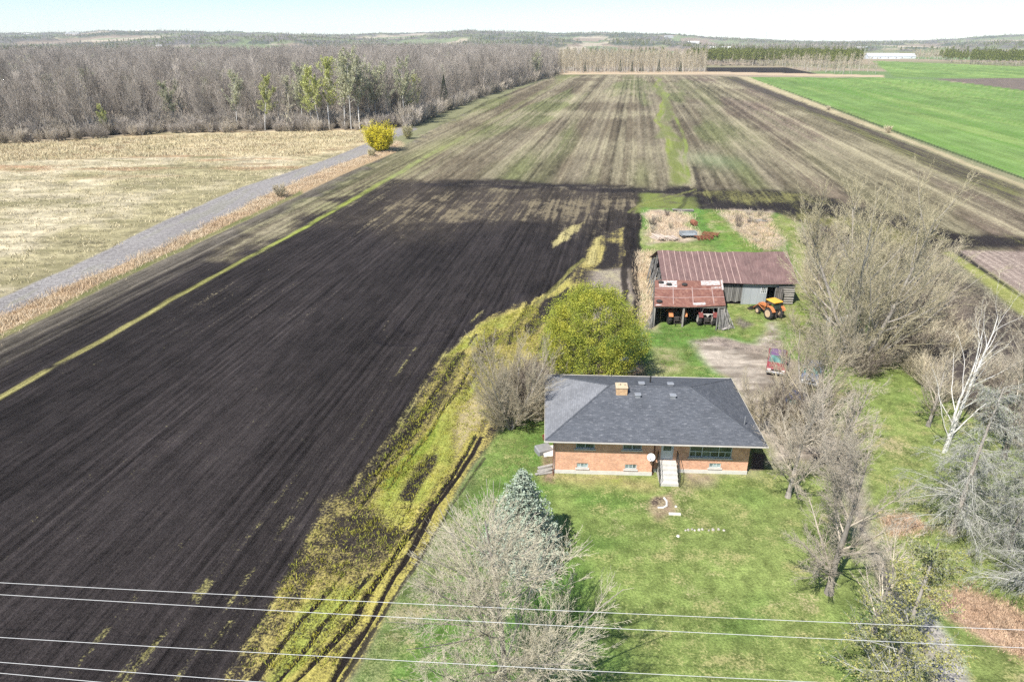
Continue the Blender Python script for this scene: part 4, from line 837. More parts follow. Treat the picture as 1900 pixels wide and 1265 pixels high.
def tractor(label, loc, rz, paint, rimm, top, loader=False, s=1.0):
    T = empty('tractor', loc, rz, label, 'tractor', None); T.scale = (s, s, s)
    for sx in (-1, 1):
        w = tyre_mb(.74, .40).build('rear_wheel', M_RUB, T, loc=(sx * .78, 0, .74)); rim_mb(.74, .40).build('rim', rimm, w)
        w = tyre_mb(.40, .24, 20).build('front_wheel', M_RUB, T, loc=(sx * .68, 2.0, .40)); rim_mb(.40, .24).build('rim', rimm, w)
        mb = MB(); P = []
        for i in range(7):
            t = math.radians(25 + i * 22); P.append((.86 * math.cos(t), .80 + .84 * math.sin(t) * .97))
        for (a, b), (c_, d_) in zip(P[:-1], P[1:]): slab(mb, [(sx * .78 - .24, a, b), (sx * .78 + .24, a, b), (sx * .78 + .24, c_, d_), (sx * .78 - .24, c_, d_)], .03)
        mb.build('fender', paint, T)
    mb = MB(); mb.prism([(1.0, .85), (2.45, .80), (2.5, 1.15), (2.35, 1.28), (1.0, 1.38)], 'x', -.27, .27); mb.bbox(-.3, .3, .85, 1.02, .75, 1.42, .03); mb.build('hood', paint, T)
    mb = MB(); mb.box(-.2, .2, -.25, 2.4, .5, .82); mb.bbox(-.28, .28, -.45, .5, .45, .95, .05); mb.tube((-.7, 0, .74), (.7, 0, .74), .12); mb.tube((-.6, 2.0, .45), (.6, 2.0, .45), .07); mb.box(-.24, .24, 2.45, 2.52, .55, 1.1)
    for sx in (-1, 1): mb.tube((sx * .3, -.3, .55), (sx * .42, -1.0, .45), .035); mb.tube((sx * .42, -1.0, .45), (sx * .32, -.4, 1.0), .025)
    mb.tube((-.42, -1.0, .45), (.42, -1.0, .45), .03); mb.build('chassis', M_GREASE, T)
    mb = MB(); mb.bbox(-.24, .24, -.15, .25, 1.0, 1.1, .03); mb.bbox(-.24, .24, -.2, -.12, 1.1, 1.5, .03); mb.build('seat', M_IRON, T)
    mb = MB(); mb.tube((0, .95, 1.2), (0, .68, 1.5), .025)
    for i in range(12):
        a, b = 2 * math.pi * i / 12, 2 * math.pi * (i + 1) / 12; c0 = Vector((0, .66, 1.52)); e1, e2 = Vector((1, 0, 0)), Vector((0, .55, .83)); mb.tube(c0 + (e1 * math.cos(a) + e2 * math.sin(a)) * .2, c0 + (e1 * math.cos(b) + e2 * math.sin(b)) * .2, .015, k=5)
    mb.build('steering_wheel', M_IRON, T)
    mb = MB(); mb.tube((.12, 1.6, 1.3), (.12, 1.6, 2.0), .035); mb.build('exhaust', M_GREASE, T)
    for sx in (-1, 1): mb = MB(); mb.lathe((sx * .15, 2.48, 1.0), (0, 1, 0), [(0, .07), (.05, .07), (.055, .05)], 12); mb.build('headlight', M_WHITE, T)
    if top == 'rops':
        mb = MB(); [mb.box(sx * .45 - .04, sx * .45 + .04, -.45, -.37, .9, 2.05) for sx in (-1, 1)]; mb.box(-.49, .49, -.46, -.36, 2.051, 2.13); mb.build('roll_bar', M_GREASE, T)
    if top == 'frame':
        mb = MB()
        for sx in (-1, 1): mb.tube((sx * .72, -.35, 1.35), (sx * .52, -.35, 2.1), .05, k=6); mb.tube((sx * .5, .9, 1.3), (sx * .48, .7, 2.1), .04, k=6); mb.tube((sx * .52, -.35, 2.1), (sx * .48, .7, 2.1), .045, k=6)
        mb.tube((-.52, -.35, 2.1), (.52, -.35, 2.1), .055, k=6); mb.tube((-.72, -.36, 1.35), (.72, -.36, 1.35), .055, k=6); mb.tube((-.48, .7, 2.1), (.48, .7, 2.1), .045, k=6)
        mb.add([(-.2, -.42, 1.33), (.2, -.42, 1.33), (0, -.42, 1.02), (-.2, -.45, 1.33), (.2, -.45, 1.33), (0, -.45, 1.02)], [(0, 1, 2), (5, 4, 3), (0, 3, 4, 1), (1, 4, 5, 2), (2, 5, 3, 0)]); mb.build('cab_frame', M_PALE, T)
    if top == 'canopy':
        mb = MB(); mb.bbox(-.66, .66, -.55, .95, 2.15, 2.28, .06); mb.build('canopy', M_YEL, T)
        mb = MB(); [mb.tube((sx * .52, y, .95), (sx * .52, y * .95, 2.15), .04, k=6) for sx in (-1, 1) for y in (-.4, .85)]; mb.build('canopy_post', M_IRON, T)
        mb = MB(); mb.box(-.5, .5, -.41, -.40, 1.25, 2.1); mb.build('rear_window', M_GLASS, T)
    if loader:
        mb = MB()
        for sx in (-1, 1): mb.tube((sx * .42, 1.1, 1.25), (sx * .42, 2.3, 1.15), .06, k=4); mb.tube((sx * .42, 2.3, 1.15), (sx * .42, 3.15, .35), .055, k=4); mb.tube((sx * .42, 1.3, .7), (sx * .42, 2.3, 1.05), .035, k=6); mb.box(sx * .42 - .05, sx * .42 + .05, 1.05, 1.2, .6, 1.3)
        la = mb.build('loader_arm', paint, T); mb = MB(); mb.prism([(3.1, .1), (3.75, .06), (3.75, .09), (3.2, .2), (3.12, .6), (3.08, .6)], 'x', -.85, .85); mb.prism([(3.1, .1), (3.75, .06), (3.12, .6)], 'x', -.88, -.851); mb.prism([(3.1, .1), (3.75, .06), (3.12, .6)], 'x', .851, .88); mb.build('bucket', M_GREASE, la)
    return T
a, b = g(1252, 598); tractor('old orange tractor with roll bar parked in the left bay of the shed', (a, b - .35, 0), .03, M_ORNG, M_GREASE, 'rops', s=1.0)
a, b = g(1306, 600); tractor('dark red tractor with pale cab frame parked in the right bay of the shed', (a + .1, b - .3, 0), -.02, M_DRED, M_PALE, 'frame', s=1.0)
a, b = g(1436, 592); tractor('orange loader tractor with yellow canopy standing in front of the barn door', (a, b + .3, 0), math.radians(22), M_ORNG, M_CREAM, 'canopy', True, s=.94)
tm = tyre_mb(.33, .2, 20, False).mesh('old_tyre', M_RUB)
for i, ((u, v), lb) in enumerate((((.44, .79), 'old tyre lying on the rusty shed roof near its middle'), ((.21, .80), 'old tyre lying on the pale sheet at the left of the shed roof'), ((.09, .88), 'old tyre at the upper left corner of the shed roof'), ((.07, .14), 'old tyre at the lower left corner of the shed roof'))):
    o = link('old_tyre', tm); o.location = O + lt(u, v, .13); o.rotation_euler = (0, math.pi / 2, .3 * i); tag(o, lb, 'tyre', 'old tyres weighing down the shed roof')

# ---------------------------------------------------------------- cars under the trees
def car(label, loc, rz, paint, roofc, pickup=False):
    T = empty('parked_car', loc, rz, label, 'car')
    Lc = 4.6; h0 = .35
    prof = [(-2.3, h0), (-2.32, .62), (-2.22, .80), (-1.15, .98), (1.55, 1.0), (2.25, .93), (2.3, .60), (2.28, h0)]
    mb = MB(); n_ = len(prof); vs = []
    for x, sc in ((-.86, .97), (-.80, 1.0), (.80, 1.0), (.86, .97)): vs += [(x, y * sc, h0 + (z - h0) * (sc if abs(x) > .82 else 1)) for y, z in prof]
    fs = [tuple(range(n_ - 1, -1, -1)), tuple(range(3 * n_, 4 * n_))]
    for k in range(3): fs += [(k * n_ + i, k * n_ + (i + 1) % n_, (k + 1) * n_ + (i + 1) % n_, (k + 1) * n_ + i) for i in range(n_)]
    mb.add(vs, fs); body = mb.build('body', paint, T)
    cab = [(-1.2, .97), (-.55, 1.42), (.95, 1.44), (1.65, .99)]
    mb = MB(); W0, W1 = .78, .62
    vs = [(-W0, cab[0][0], cab[0][1]), (W0, cab[0][0], cab[0][1]), (-W1, cab[1][0], cab[1][1]), (W1, cab[1][0], cab[1][1]), (-W1, cab[2][0], cab[2][1]), (W1, cab[2][0], cab[2][1]), (-W0, cab[3][0], cab[3][1]), (W0, cab[3][0], cab[3][1])]
    mb.add(vs, [(0, 1, 3, 2), (4, 5, 7, 6), (0, 2, 4, 6), (1, 7, 5, 3)]); mb.build('windows', M_GLASSC, T)
    mb = MB(); mb.bbox(-W1 - .02, W1 + .02, cab[1][0] - .02, cab[2][0] + .02, 1.42, 1.47, .02)
    for i, j in ((0, 2), (1, 3), (4, 6), (5, 7)): mb.tube(vs[i], vs[j], .035, k=5)
    mb.tube((-.72, .2, .98), (-.62, .2, 1.43), .035, k=5); mb.tube((.72, .2, .98), (.62, .2, 1.43), .035, k=5); mb.build('car_roof', roofc, T)
    for sx in (-1, 1):
        for y in (-1.45, 1.4): w = tyre_mb(.33, .2, 18, False).build('wheel', M_RUB, T, loc=(sx * .78, y, .33)); rim_mb(.33, .2).build('rim', M_GREYMET, w)
        mb = MB(); mb.bbox(sx * .62 - .15, sx * .62 + .15, -2.34, -2.28, .60, .74, .02); mb.build('headlight', M_WHITE, T)
    mb = MB(); mb.bbox(-.84, .84, -2.42, -2.28, .36, .54, .04); mb.bbox(-.84, .84, 2.27, 2.40, .36, .54, .04); mb.build('bumper', M_GREYMET, T)
    mb = MB(); mb.box(-.42, .42, -2.335, -2.32, .58, .74); mb.build('grille', M_IRON, T)
    return T
M_GLASSC = mat_glass('car_glass', (.03, .07, .06)); M_RED = mat_simple('red_car_paint', (.25, .05, .055), .5, .3, 3, spec=.4, col2=(.22, .15, .13), thr=(.55, .65)); M_PURP = mat_simple('faded_purple_paint', (.16, .09, .17), .45, .15)
M_BLUE = mat_simple('dark_blue_paint', (.035, .05, .13), .35, .15, spec=.5); M_SILV = mat_simple('silver_blue_paint', (.14, .16, .22), .5, .25, spec=.4)
a, b = g(1456, 700); car('red car with faded purple roof parked on the drive behind the house', (a, b + 2.3, 0), math.radians(-22), M_RED, M_PURP)
a, b = g(1494, 790); car('dark blue car parked under the bare trees beside the drive', (a, b + 2.3, 0), math.radians(-21), M_BLUE, M_BLUE)
a, b = g(1524, 722); car('silver blue car parked under the trees right of the red car', (a, b + 2.3, 0), math.radians(-26), M_SILV, M_SILV)

# ---------------------------------------------------------------- junk and timber in the yard
logm = None
def mat_bark(): return mat_simple('cut_log_bark', (.40, .33, .27), .9, .35, 5, rnd=.3, sc3=(1, 1, .3))
M_LOG = mat_bark()
mb = MB(); mb.tube((0, -1.1, 0), (0, 1.1, 0), .125, .10, 8); logm = mb.mesh('log', M_LOG)
rn = random.Random(11); c0 = G(1233, 444)
for i in range(34):
    lay = i // 14; k = i % 14; o = link('log', logm); o.location = c0 + Vector((-1.7 + k * .26 + lay * .13, rn.uniform(-.25, .25), .11 + lay * .2)); o.rotation_euler = (rn.uniform(-.03, .03), 0, .35 + rn.uniform(-.1, .1)); s = rn.uniform(.85, 1.15); o.scale = (s, s, s)
    tag(o, 'bare grey log in the stack behind the barn on the left', 'log', 'logs stacked behind the barn')
bdm = MB(); bdm.box(-1.5, 1.5, -.09, .09, -.025, .025); bdme = bdm.mesh('plank', M_WOODG)
def planks(cx, cy, n, L, rz, label, group, spread=.5, base=0, up=.06):
    c0 = G(cx, cy)
    for i in range(n):
        o = link('plank', bdme); o.location = c0 + Vector((rn.uniform(-.2, .2), rn.uniform(-spread, spread), .06 + base + up * (i // 3))); o.rotation_euler = (rn.uniform(-.04, .04), rn.uniform(-.04, .04), rz + rn.uniform(-.25, .25)); o.scale = (L / 3 * rn.uniform(.8, 1.1), 1.2, 1.3)
        tag(o, label, 'plank', group)
planks(1268, 392, 14, 3.6, -.12, 'weathered plank in the long pile at the far end of the yard', 'planks piled behind the yard', .5)
planks(1404, 411, 12, 3.0, .1, 'pale grey plank in the pile among the dry weeds right of the track', 'planks piled in the dry weeds', .5)
planks(1449, 554, 12, 2.6, -.05, 'grey plank in the pile against the right end of the barn', 'planks piled by the barn wall', .4)
planks(1380, 553, 7, 3.2, .02, 'bleached plank lying along the foot of the barn wall', 'planks along the barn wall', .25)
planks(1346, 608, 7, 1.3, .6, 'broken pale board in the heap beside the right shed post', 'broken boards by the shed', .5)
# rusty harrow frame
def harrow(loc, rz, label):
    T = empty('rusty_harrow', loc, rz, label, 'harrow'); mb = MB()
    for i in range(5): mb.tube((-1.3, -.8 + i * .4, .42), (1.3, -.8 + i * .4, .42), .045, k=5)
    for x in (-1.2, 0, 1.2): mb.tube((x, -.9, .47), (x, .9, .47), .05, k=5)
    mb.tube((0, -.9, .45), (0, -1.8, .3), .05, k=5); mb.build('frame', M_RUST, T)
    for i in range(9):
        mb = MB(); mb.lathe((-1.2 + i * .3, -.4 + .6 * (i % 2), .3), (1, .3, 0), [(0, .29), (.03, .26), (.06, .1), (.04, .09), (.0, .25)], 14); mb.build('disc', M_RUST, T)
    return T
harrow(G(1306, 444), .3, 'rusty disc harrow lying in the grass behind the barn roof ridge')
harrow(G(1318, 438), -.5, 'second rusty harrow leaning behind the larger one beside the track')
mb = MB(); mb.lathe((0, -.7, 0), (0, 1, 0), [(0, .1), (.02, .40), (.1, .46), (1.2, .46), (1.38, .40), (1.4, .1)], 20); top_mesh('rusty_tank', mb, M_RUST, 'round rusty tank standing in the dry weeds behind the harrow', 'tank', loc=G(1287, 418, .46), rz=.2)
mb = MB(); mb.bbox(-1.3, 1.3, -.6, .6, 0, .12, .02); mb.box(-1.3, -1.22, -.6, .6, .12, .55); mb.box(1.22, 1.3, -.6, .6, .12, .55); mb.box(-1.22, 1.22, .52, .6, .12, .55)
for x in (-.9, .9): mb.tube((x, -.7, -.12), (x, .7, -.12), .05)
wg = top_mesh('farm_wagon', mb, mat_simple('grey_blue_tin', (.26, .28, .29), .6, .25), 'grey tin box wagon standing beside the stacked logs', 'wagon', loc=G(1276, 440, .38), rz=.1)
for x in (-.9, .9):
    for y in (-.72, .72): w = tyre_mb(.26, .14, 16, False).mesh('wheel', M_RUB); w = link('wheel', w, wg); w.location = (x, y, -.12); w.rotation_euler = (0, 0, math.pi / 2)
# white drums by the big willow
for i, (x, y, lb) in enumerate(((1537, 604, 'white plastic drum standing left of the big bare tree'), (1560, 603, 'white plastic drum standing close to the trunks of the big bare tree'), (1571, 600, 'smaller white drum behind the other drums by the big tree'))):
    mb = MB(); mb.lathe((0, 0, 0), (0, 0, 1), [(0, .26), (.03, .29), (.28, .30), (.30, .31), (.33, .30), (.60, .30), (.62, .31), (.65, .30), (.88, .28), (.92, .24), (.90, .2)], 20); mb.lathe((.1, 0, .9), (0, 0, 1), [(0, .05), (.04, .05), (.045, .03)], 10)
    top_mesh('plastic_drum', mb, M_WHITE, lb, 'drum', loc=G(x, y))
# things at the left end of the house
mb = MB(); mb.bbox(-.6, .6, -.45, .45, 0, .5, .08, Matrix.Rotation(.1, 4, 'X')); top_mesh('covered_box', mb, mat_simple('grey_tarp', (.22, .22, .22), .7, .2), 'low box under a grey sheet left of the house corner', 'box', loc=G(1008, 838), rz=.4)
mb = MB(); slab(mb, [(-.5, -.4, .05), (.5, -.4, .05), (.5, .4, .5), (-.5, .4, .5)], .04); top_mesh('board_sheet', mb, M_CONC, 'pale board sheet leaning at the front left corner of the house', 'board', loc=G(1019, 842), rz=.2)
mb = MB(); mb.lathe((0, 0, 0), (0, 0, 1), [(0, .2), (.32, .26), (.34, .27), (.34, .24), (.1, .2)], 16); top_mesh('bucket', mb, M_RUST, 'rusty bucket standing by the left wall of the house', 'bucket', loc=G(1012, 815))
planks(1012, 872, 5, 1.4, .3, 'brown stick of wood lying left of the house wall', 'wood scraps left of the house', .5)
planks(1165, 690, 7, 1.6, .5, 'pale scrap board lying behind the house beside the cedar', 'scrap boards behind the house', .6)
mb = MB(); mb.lathe((0, 0, 0), (0, 0, 1), [(0, .3), (.8, .32), (.82, .3), (.82, .27), (.1, .26)], 16); top_mesh('dark_barrel', mb, M_IRON, 'dark barrel standing behind the house under the cedar', 'barrel', loc=G(1146, 676))
mb = MB(); mb.bbox(-.5, .5, -.35, .35, 0, .75, .05); mb.bbox(-.54, .54, -.39, .39, .76, .82, .02); top_mesh('storage_chest', mb, M_CONC, 'pale chest standing behind the house right of the barrel', 'chest', loc=G(1158, 680), rz=.2)

# ---------------------------------------------------------------- power lines over the front of the lot
M_WIRE = mat_simple('bright_cable', (.52, .52, .51), .6, .05, metal=0, spec=.6)
def ray_at(px, py, z): x, y = g(px, py, z); return Vector((x, y, z))
WL = [((0, 1084), (1900, 1172), 9.6, 'topmost cable, highest of the five crossing the foreground'), ((0, 1106), (1900, 1205), 9.5, 'second cable from the top crossing the foreground'), ((0, 1185), (1900, 1287), 8.6, 'third cable from the top, crossing the middle of the foreground cables'),
      ((0, 1228), (500, 1266), 8.0, 'fourth cable from the top, running down to the bottom edge'), ((0, 1248), (210, 1267), 7.8, 'lowest cable in the bottom left corner')]
for p, q, z, lb in WL:
    A_, B_ = ray_at(*p, z), ray_at(*q, z); d = (B_ - A_); L = d.length; d.normalize(); mb = MB(); n_ = 48; S0, S1 = -60, 75; pts = []
    for i in range(n_ + 1):
        s = S0 + (S1 - S0) * i / n_; w = A_ + d * s; sag = ((s - L / 2) / 60) ** 2 * 1.0; pts.append(w + Vector((0, 0, sag)))
    for a, b in zip(pts[:-1], pts[1:]): mb.tube(a, b, .009, k=6, cap=False)
    top_mesh('power_cable', mb, M_WIRE, lb, 'cable', 'power cables strung over the front of the lot')
# ---------------------------------------------------------------- trees
def grow(S, R, p, d, L, r, lv, P):
    ns = P['seg'][lv]; st = L / ns; acc = R.random(); w = P['wob'][lv]; u = P['up'][lv]; n = P['n'][lv] if lv < P['max'] else 0; s0 = P['start'][lv]; tip = P.get('tip', .22)
    x, y, z = p; a, b, c = d; E = P.get('env')
    for i in range(ns):
        a += R.uniform(-w, w); b += R.uniform(-w, w); c += R.uniform(-w, w) + u
        q = 1 / math.sqrt(a * a + b * b + c * c); a *= q; b *= q; c *= q
        if E and lv and (x * x + y * y) / (E[1] * E[1]) + ((z - E[0]) / E[2]) ** 2 > R.uniform(.82, 1.12): return
        t0, t1 = i / ns, (i + 1) / ns; x2, y2, z2 = x + a * st, y + b * st, z + c * st
        S.append((x, y, z, x2, y2, z2, r * (1 - (1 - tip) * t0), r * (1 - (1 - tip) * t1), lv))
        if n and t1 > s0:
            acc += n / (ns * (1 - s0)) 
            while acc >= 1:
                acc -= 1; f = R.random(); t = t0 + f / ns
                ang = math.radians(P['ang'][lv] * R.uniform(.75, 1.25)) * (1 - .25 * t)
                # a random direction at that angle from the parent
                ux, uy, uz = R.gauss(0, 1), R.gauss(0, 1), R.gauss(0, 1); k = ux * a + uy * b + uz * c; ux -= k * a; uy -= k * b; uz -= k * c
                q = 1 / (math.sqrt(ux * ux + uy * uy + uz * uz) + 1e-9); sn, cs = math.sin(ang) * q, math.cos(ang)
                fl = P['fall'][lv]; ll = L * P['ratio'][lv] * R.uniform(.7, 1.15) * (1 - fl * (t - s0) / (1 - s0 + 1e-6))
                rr = max(P['rmin'], r * (1 - (1 - tip) * t) * P['rr'][lv])
                if ll > P.get('lmin', .12): grow(S, R, (x + (x2 - x) * f, y + (y2 - y) * f, z + (z2 - z) * f), (a * cs + ux * sn, b * cs + uy * sn, c * cs + uz * sn), ll, rr, lv + 1, P)
        x, y, z = x2, y2, z2
def seg_arrays(S, k):
    A = np.array([s[:8] for s in S], float)
    p, q, r0, r1 = A[:, 0:3], A[:, 3:6], A[:, 6], A[:, 7]; d = q - p; d /= np.linalg.norm(d, axis=1)[:, None] + 1e-9
    ref = np.where(np.abs(d[:, 2:3]) < .9, np.array([[0, 0, 1.]]), np.array([[1., 0, 0]])); u = np.cross(d, ref); u /= np.linalg.norm(u, axis=1)[:, None]; v = np.cross(d, u)
    V = []
    for base, rad in ((p - d * r0[:, None] * .3, r0), (q, r1)):
        for i in range(k): t = 2 * math.pi * i / k; V.append(base + (u * math.cos(t) + v * math.sin(t)) * rad[:, None])
    V = np.stack(V, 1).reshape(-1, 3); n = len(S); b = np.arange(n)[:, None] * 2 * k
    Q = np.concatenate([np.stack([b[:, 0] + i, b[:, 0] + (i + 1) % k, b[:, 0] + k + (i + 1) % k, b[:, 0] + k + i], 1) for i in range(k)])
    return V, Q
def wood_mesh(name, S, k, mat): V, Q = seg_arrays(S, k); return np_mesh(name, V, Q, mat, k > 4)
def leaf_arrays(C, size, rng, asp=.6, flat=0.0, sv=.4):
    n = len(C); nrm = rng.normal(size=(n, 3)); nrm[:, 2] = np.abs(nrm[:, 2]) + flat; nrm /= np.linalg.norm(nrm, axis=1)[:, None]
    t = np.cross(nrm, rng.normal(size=(n, 3))); t /= np.linalg.norm(t, axis=1)[:, None] + 1e-9; b = np.cross(nrm, t); s = (size * rng.uniform(1 - sv, 1 + sv, n))[:, None] * .5
    V = np.stack([C - t * s, C - b * s * asp, C + t * s, C + b * s * asp], 1).reshape(-1, 3); return V, np.arange(4 * n).reshape(-1, 4)
def mat_foliage(name, a, b, c=None, scale=1.2, tr=.0):
    n = NT(name); o = n.obj(); f = n.noise(o, scale, 4, .7); col = n.mix(n.remap(f, .38, .62), a, b)
    if c is not None: col = n.mix(n.remap(n.noise(o, scale * .45, 3, .6), .5, .62), col, c)
    col = n.mix(1.0, col, n.remap(n.noise(o, 9, 2, .6), .3, .7, .75, 1.25), 'MULTIPLY')
    col = n.mix(1.0, col, n.remap(n.rand(), 0, 1, .85, 1.15), 'MULTIPLY')
    if tr:
        tn = n.t.nodes.new('ShaderNodeBsdfTranslucent'); n.val(tn.inputs['Color'], col); mx = n.t.nodes.new('ShaderNodeMixShader'); mx.inputs[0].default_value = tr
        n.l(n.b.outputs[0], mx.inputs[1]); n.l(tn.outputs[0], mx.inputs[2]); n.l(mx.outputs[0], n.out.inputs[0])
    return n.done(col, .7, 0, .15)
def mat_bark2(name, a, b, rnd=.2):
    n = NT(name); f = n.noise(n.mapping(n.obj(), scale=(1, 1, .35)), 5, 4, .7); c = n.mix(n.remap(f, .35, .65), a, b)
    return n.done(n.mix(1.0, c, n.remap(n.rand(), 0, 1, 1 - rnd, 1 + rnd), 'MULTIPLY'), .9, 0, .1)
B_GREY = mat_bark2('grey_bark', (.24, .21, .18), (.36, .33, .29)); B_TAN = mat_bark2('tan_twigs', (.42, .365, .255), (.54, .47, .34)); B_BROWN = mat_bark2('brown_bark', (.16, .13, .105), (.25, .21, .17))
B_PALE = mat_bark2('pale_grey_twigs', (.42, .38, .275), (.54, .49, .37)); B_MAUVE = mat_bark2('beige_grey_twigs', (.41, .36, .285), (.53, .465, .37)); B_WHITE = mat_bark2('white_birch_bark', (.52, .50, .46), (.74, .72, .68))
B_OLIVE = mat_bark2('olive_budding_twigs', (.42, .37, .23), (.53, .47, .32)); B_FOREST = mat_bark2('woodland_bark', (.325, .285, .24), (.46, .41, .35), .4); B_FORESTL = mat_bark2('pale_woodland_bark', (.40, .375, .33), (.55, .52, .46), .25); B_DARK = mat_bark2('dark_bark', (.075, .062, .05), (.14, .12, .10))

def fg_tree(label, px, py, H, P, trunk_mat, crown_mat, seed, lean=(0, 0), rad=.25, stems=1, spread=.25, leaf=None, name='bare_tree', group=None, k2=3, split=1, base=None):
    """a foreground tree: trunk (thick limbs) and crown (all finer branches) under one Empty"""
    R = random.Random(seed); S = []
    for s in range(stems):
        a = 2 * math.pi * (s + .3 * R.random()) / max(stems, 1); sp = spread if stems > 1 else 0
        d = Vector((lean[0] + math.cos(a) * sp, lean[1] + math.sin(a) * sp, 1)).normalized(); rs = rad * (.85 if stems > 1 else 1)
        grow(S, R, (math.cos(a) * rad * .7 * (stems > 1), math.sin(a) * rad * .7 * (stems > 1), -.15), tuple(d), H * R.uniform(.88, 1.0) if stems > 1 else H, rs * R.uniform(.75, 1) if stems > 1 else rs, 0, P)
    x, y = g(px, py) if base is None else base; T = empty(name, (x, y, 0), 0, label, 'tree', group)
    tr = [s for s in S if s[8] < split]; cr = [s for s in S if s[8] >= split]
    fl = [(0, 0, -.2, lean[0] * .5, lean[1] * .5, .5, rad * 1.5, rad * 1.02, 0)] if stems == 1 else []
    link('trunk', wood_mesh('trunk', fl + tr, 8, trunk_mat), T)
    big = [s for s in cr if s[8] == split]; sm = [s for s in cr if s[8] > split]
    V1, Q1 = seg_arrays(big, 5); V2, Q2 = seg_arrays(sm, k2); me = np_mesh('crown', np.concatenate([V1, V2]), np.concatenate([Q1, Q2 + len(V1)]), crown_mat, True); link('crown', me, T)
    if leaf:
        lm, n_, sz, mn = leaf; rg = np.random.default_rng(seed); A = np.array([s[:6] for s in S if s[8] >= mn]); i = rg.integers(0, len(A), n_); t = rg.random((n_, 1))
        C = A[i, :3] * (1 - t) + A[i, 3:] * t + rg.normal(size=(n_, 3)) * sz * .8; V, Q = leaf_arrays(C, sz, rg); link('foliage', np_mesh('foliage', V, Q, lm), T)
    return T
MAPLE = dict(max=4, seg=(7, 6, 5, 4, 3), wob=(.05, .075, .09, .12, .15), up=(.05, .07, .05, .04, .02), n=(13, 8, 7, 5, 0), start=(.22, .15, .12, .1, 0), ang=(48, 40, 38, 38, 0), ratio=(.58, .46, .42, .42, 0), fall=(.45, .45, .4, .4, 0), rr=(.48, .45, .5, .6, 0), rmin=.0075, tip=.2)
def V_(**k): d = dict(MAPLE); d.update(k); return d
LEAFY = mat_foliage('budding_leaves', (.20, .22, .05), (.32, .31, .10), scale=.6)
T_ = []
T_.append(fg_tree('large pale grey bare maple in the front lawn beside the blue spruce', 940, 1325, 11.8, V_(env=(6.2, 5.1, 5.5), n=(38, 15, 10, 7, 0), seg=(8, 7, 5, 4, 3), ratio=(.80, .45, .36, .42, 0), ang=(60, 38, 36, 40, 0), up=(.02, .06, .05, .04, .02), start=(.13, .12, .1, .1, 0), fall=(.45, .35, .4, .4, 0), rr=(.34, .42, .5, .6, 0), rmin=.0082), B_GREY, B_PALE, 3, rad=.17, split=2))
T_.append(fg_tree('rounded bare shrubby tree at the left end of the house', 948, 795, 7.0, V_(n=(15, 10, 8, 5, 0), start=(.12, .15, .1, .1, 0), ang=(35, 32, 35, 35, 0), ratio=(.55, .45, .42, .42, 0)), B_GREY, B_TAN, 5, rad=.12, stems=6, spread=.55))
T_.append(fg_tree('huge bare spreading tree with many upright limbs behind the drive', 1588, 680, 16.5, V_(n=(14, 10, 8, 6, 0), start=(.12, .10, .1, .1, 0), ang=(44, 34, 36, 38, 0), ratio=(.56, .46, .42, .40, 0), up=(.04, .10, .06, .04, .02), rr=(.48, .40, .45, .6, 0), rmin=.0095), B_GREY, B_OLIVE, 9, split=2, lean=(-.10, 0), rad=.30, stems=5, spread=.38))
T_.append(fg_tree('bare greyish tree beside the dark blue car', 1500, 792, 9.4, V_(n=(14, 10, 8, 6, 0), ang=(38, 36, 36, 36, 0)), B_GREY, B_TAN, 13, rad=.16, stems=3, spread=.35, lean=(-.03, 0)))
T_.append(fg_tree('bare tree with mauve grey crown right of the house corner', 1462, 922, 7.6, V_(n=(18, 11, 9, 6, 0), ang=(50, 42, 38, 38, 0)), B_GREY, B_MAUVE, 17, rad=.17, lean=(-.02, 0)))
T_.append(fg_tree('bare tree with forked rough trunk beside the curving drive', 1538, 1100, 9.2, V_(n=(17, 12, 10, 7, 0), start=(.2, .15, .1, .1, 0), ang=(50, 44, 42, 40, 0), ratio=(.56, .5, .42, .42, 0)), B_GREY, B_MAUVE, 19, rad=.21, lean=(-.05, 0)))
T_.append(fg_tree('white barked birch with few crooked limbs at the right', 1752, 838, 11.2, V_(max=4, seg=(9, 8, 6, 4, 3), n=(12, 7, 6, 4, 0), start=(.18, .25, .2, .1, 0), wob=(.10, .18, .2, .2, .2), ang=(40, 42, 42, 38, 0), ratio=(.50, .42, .40, .42, 0), rr=(.42, .42, .5, .6, 0), rmin=.008, tip=.12), B_WHITE, B_PALE, 23, rad=.20, stems=2, spread=.14, lean=(.04, 0), split=2))
T_.append(fg_tree('thin young bare tree on the grass behind the house', 1188, 672, 2.9, V_(max=3, n=(9, 5, 3, 0, 0), ang=(40, 40, 40, 40, 0), rmin=.009), B_PALE, B_PALE, 29, rad=.035))
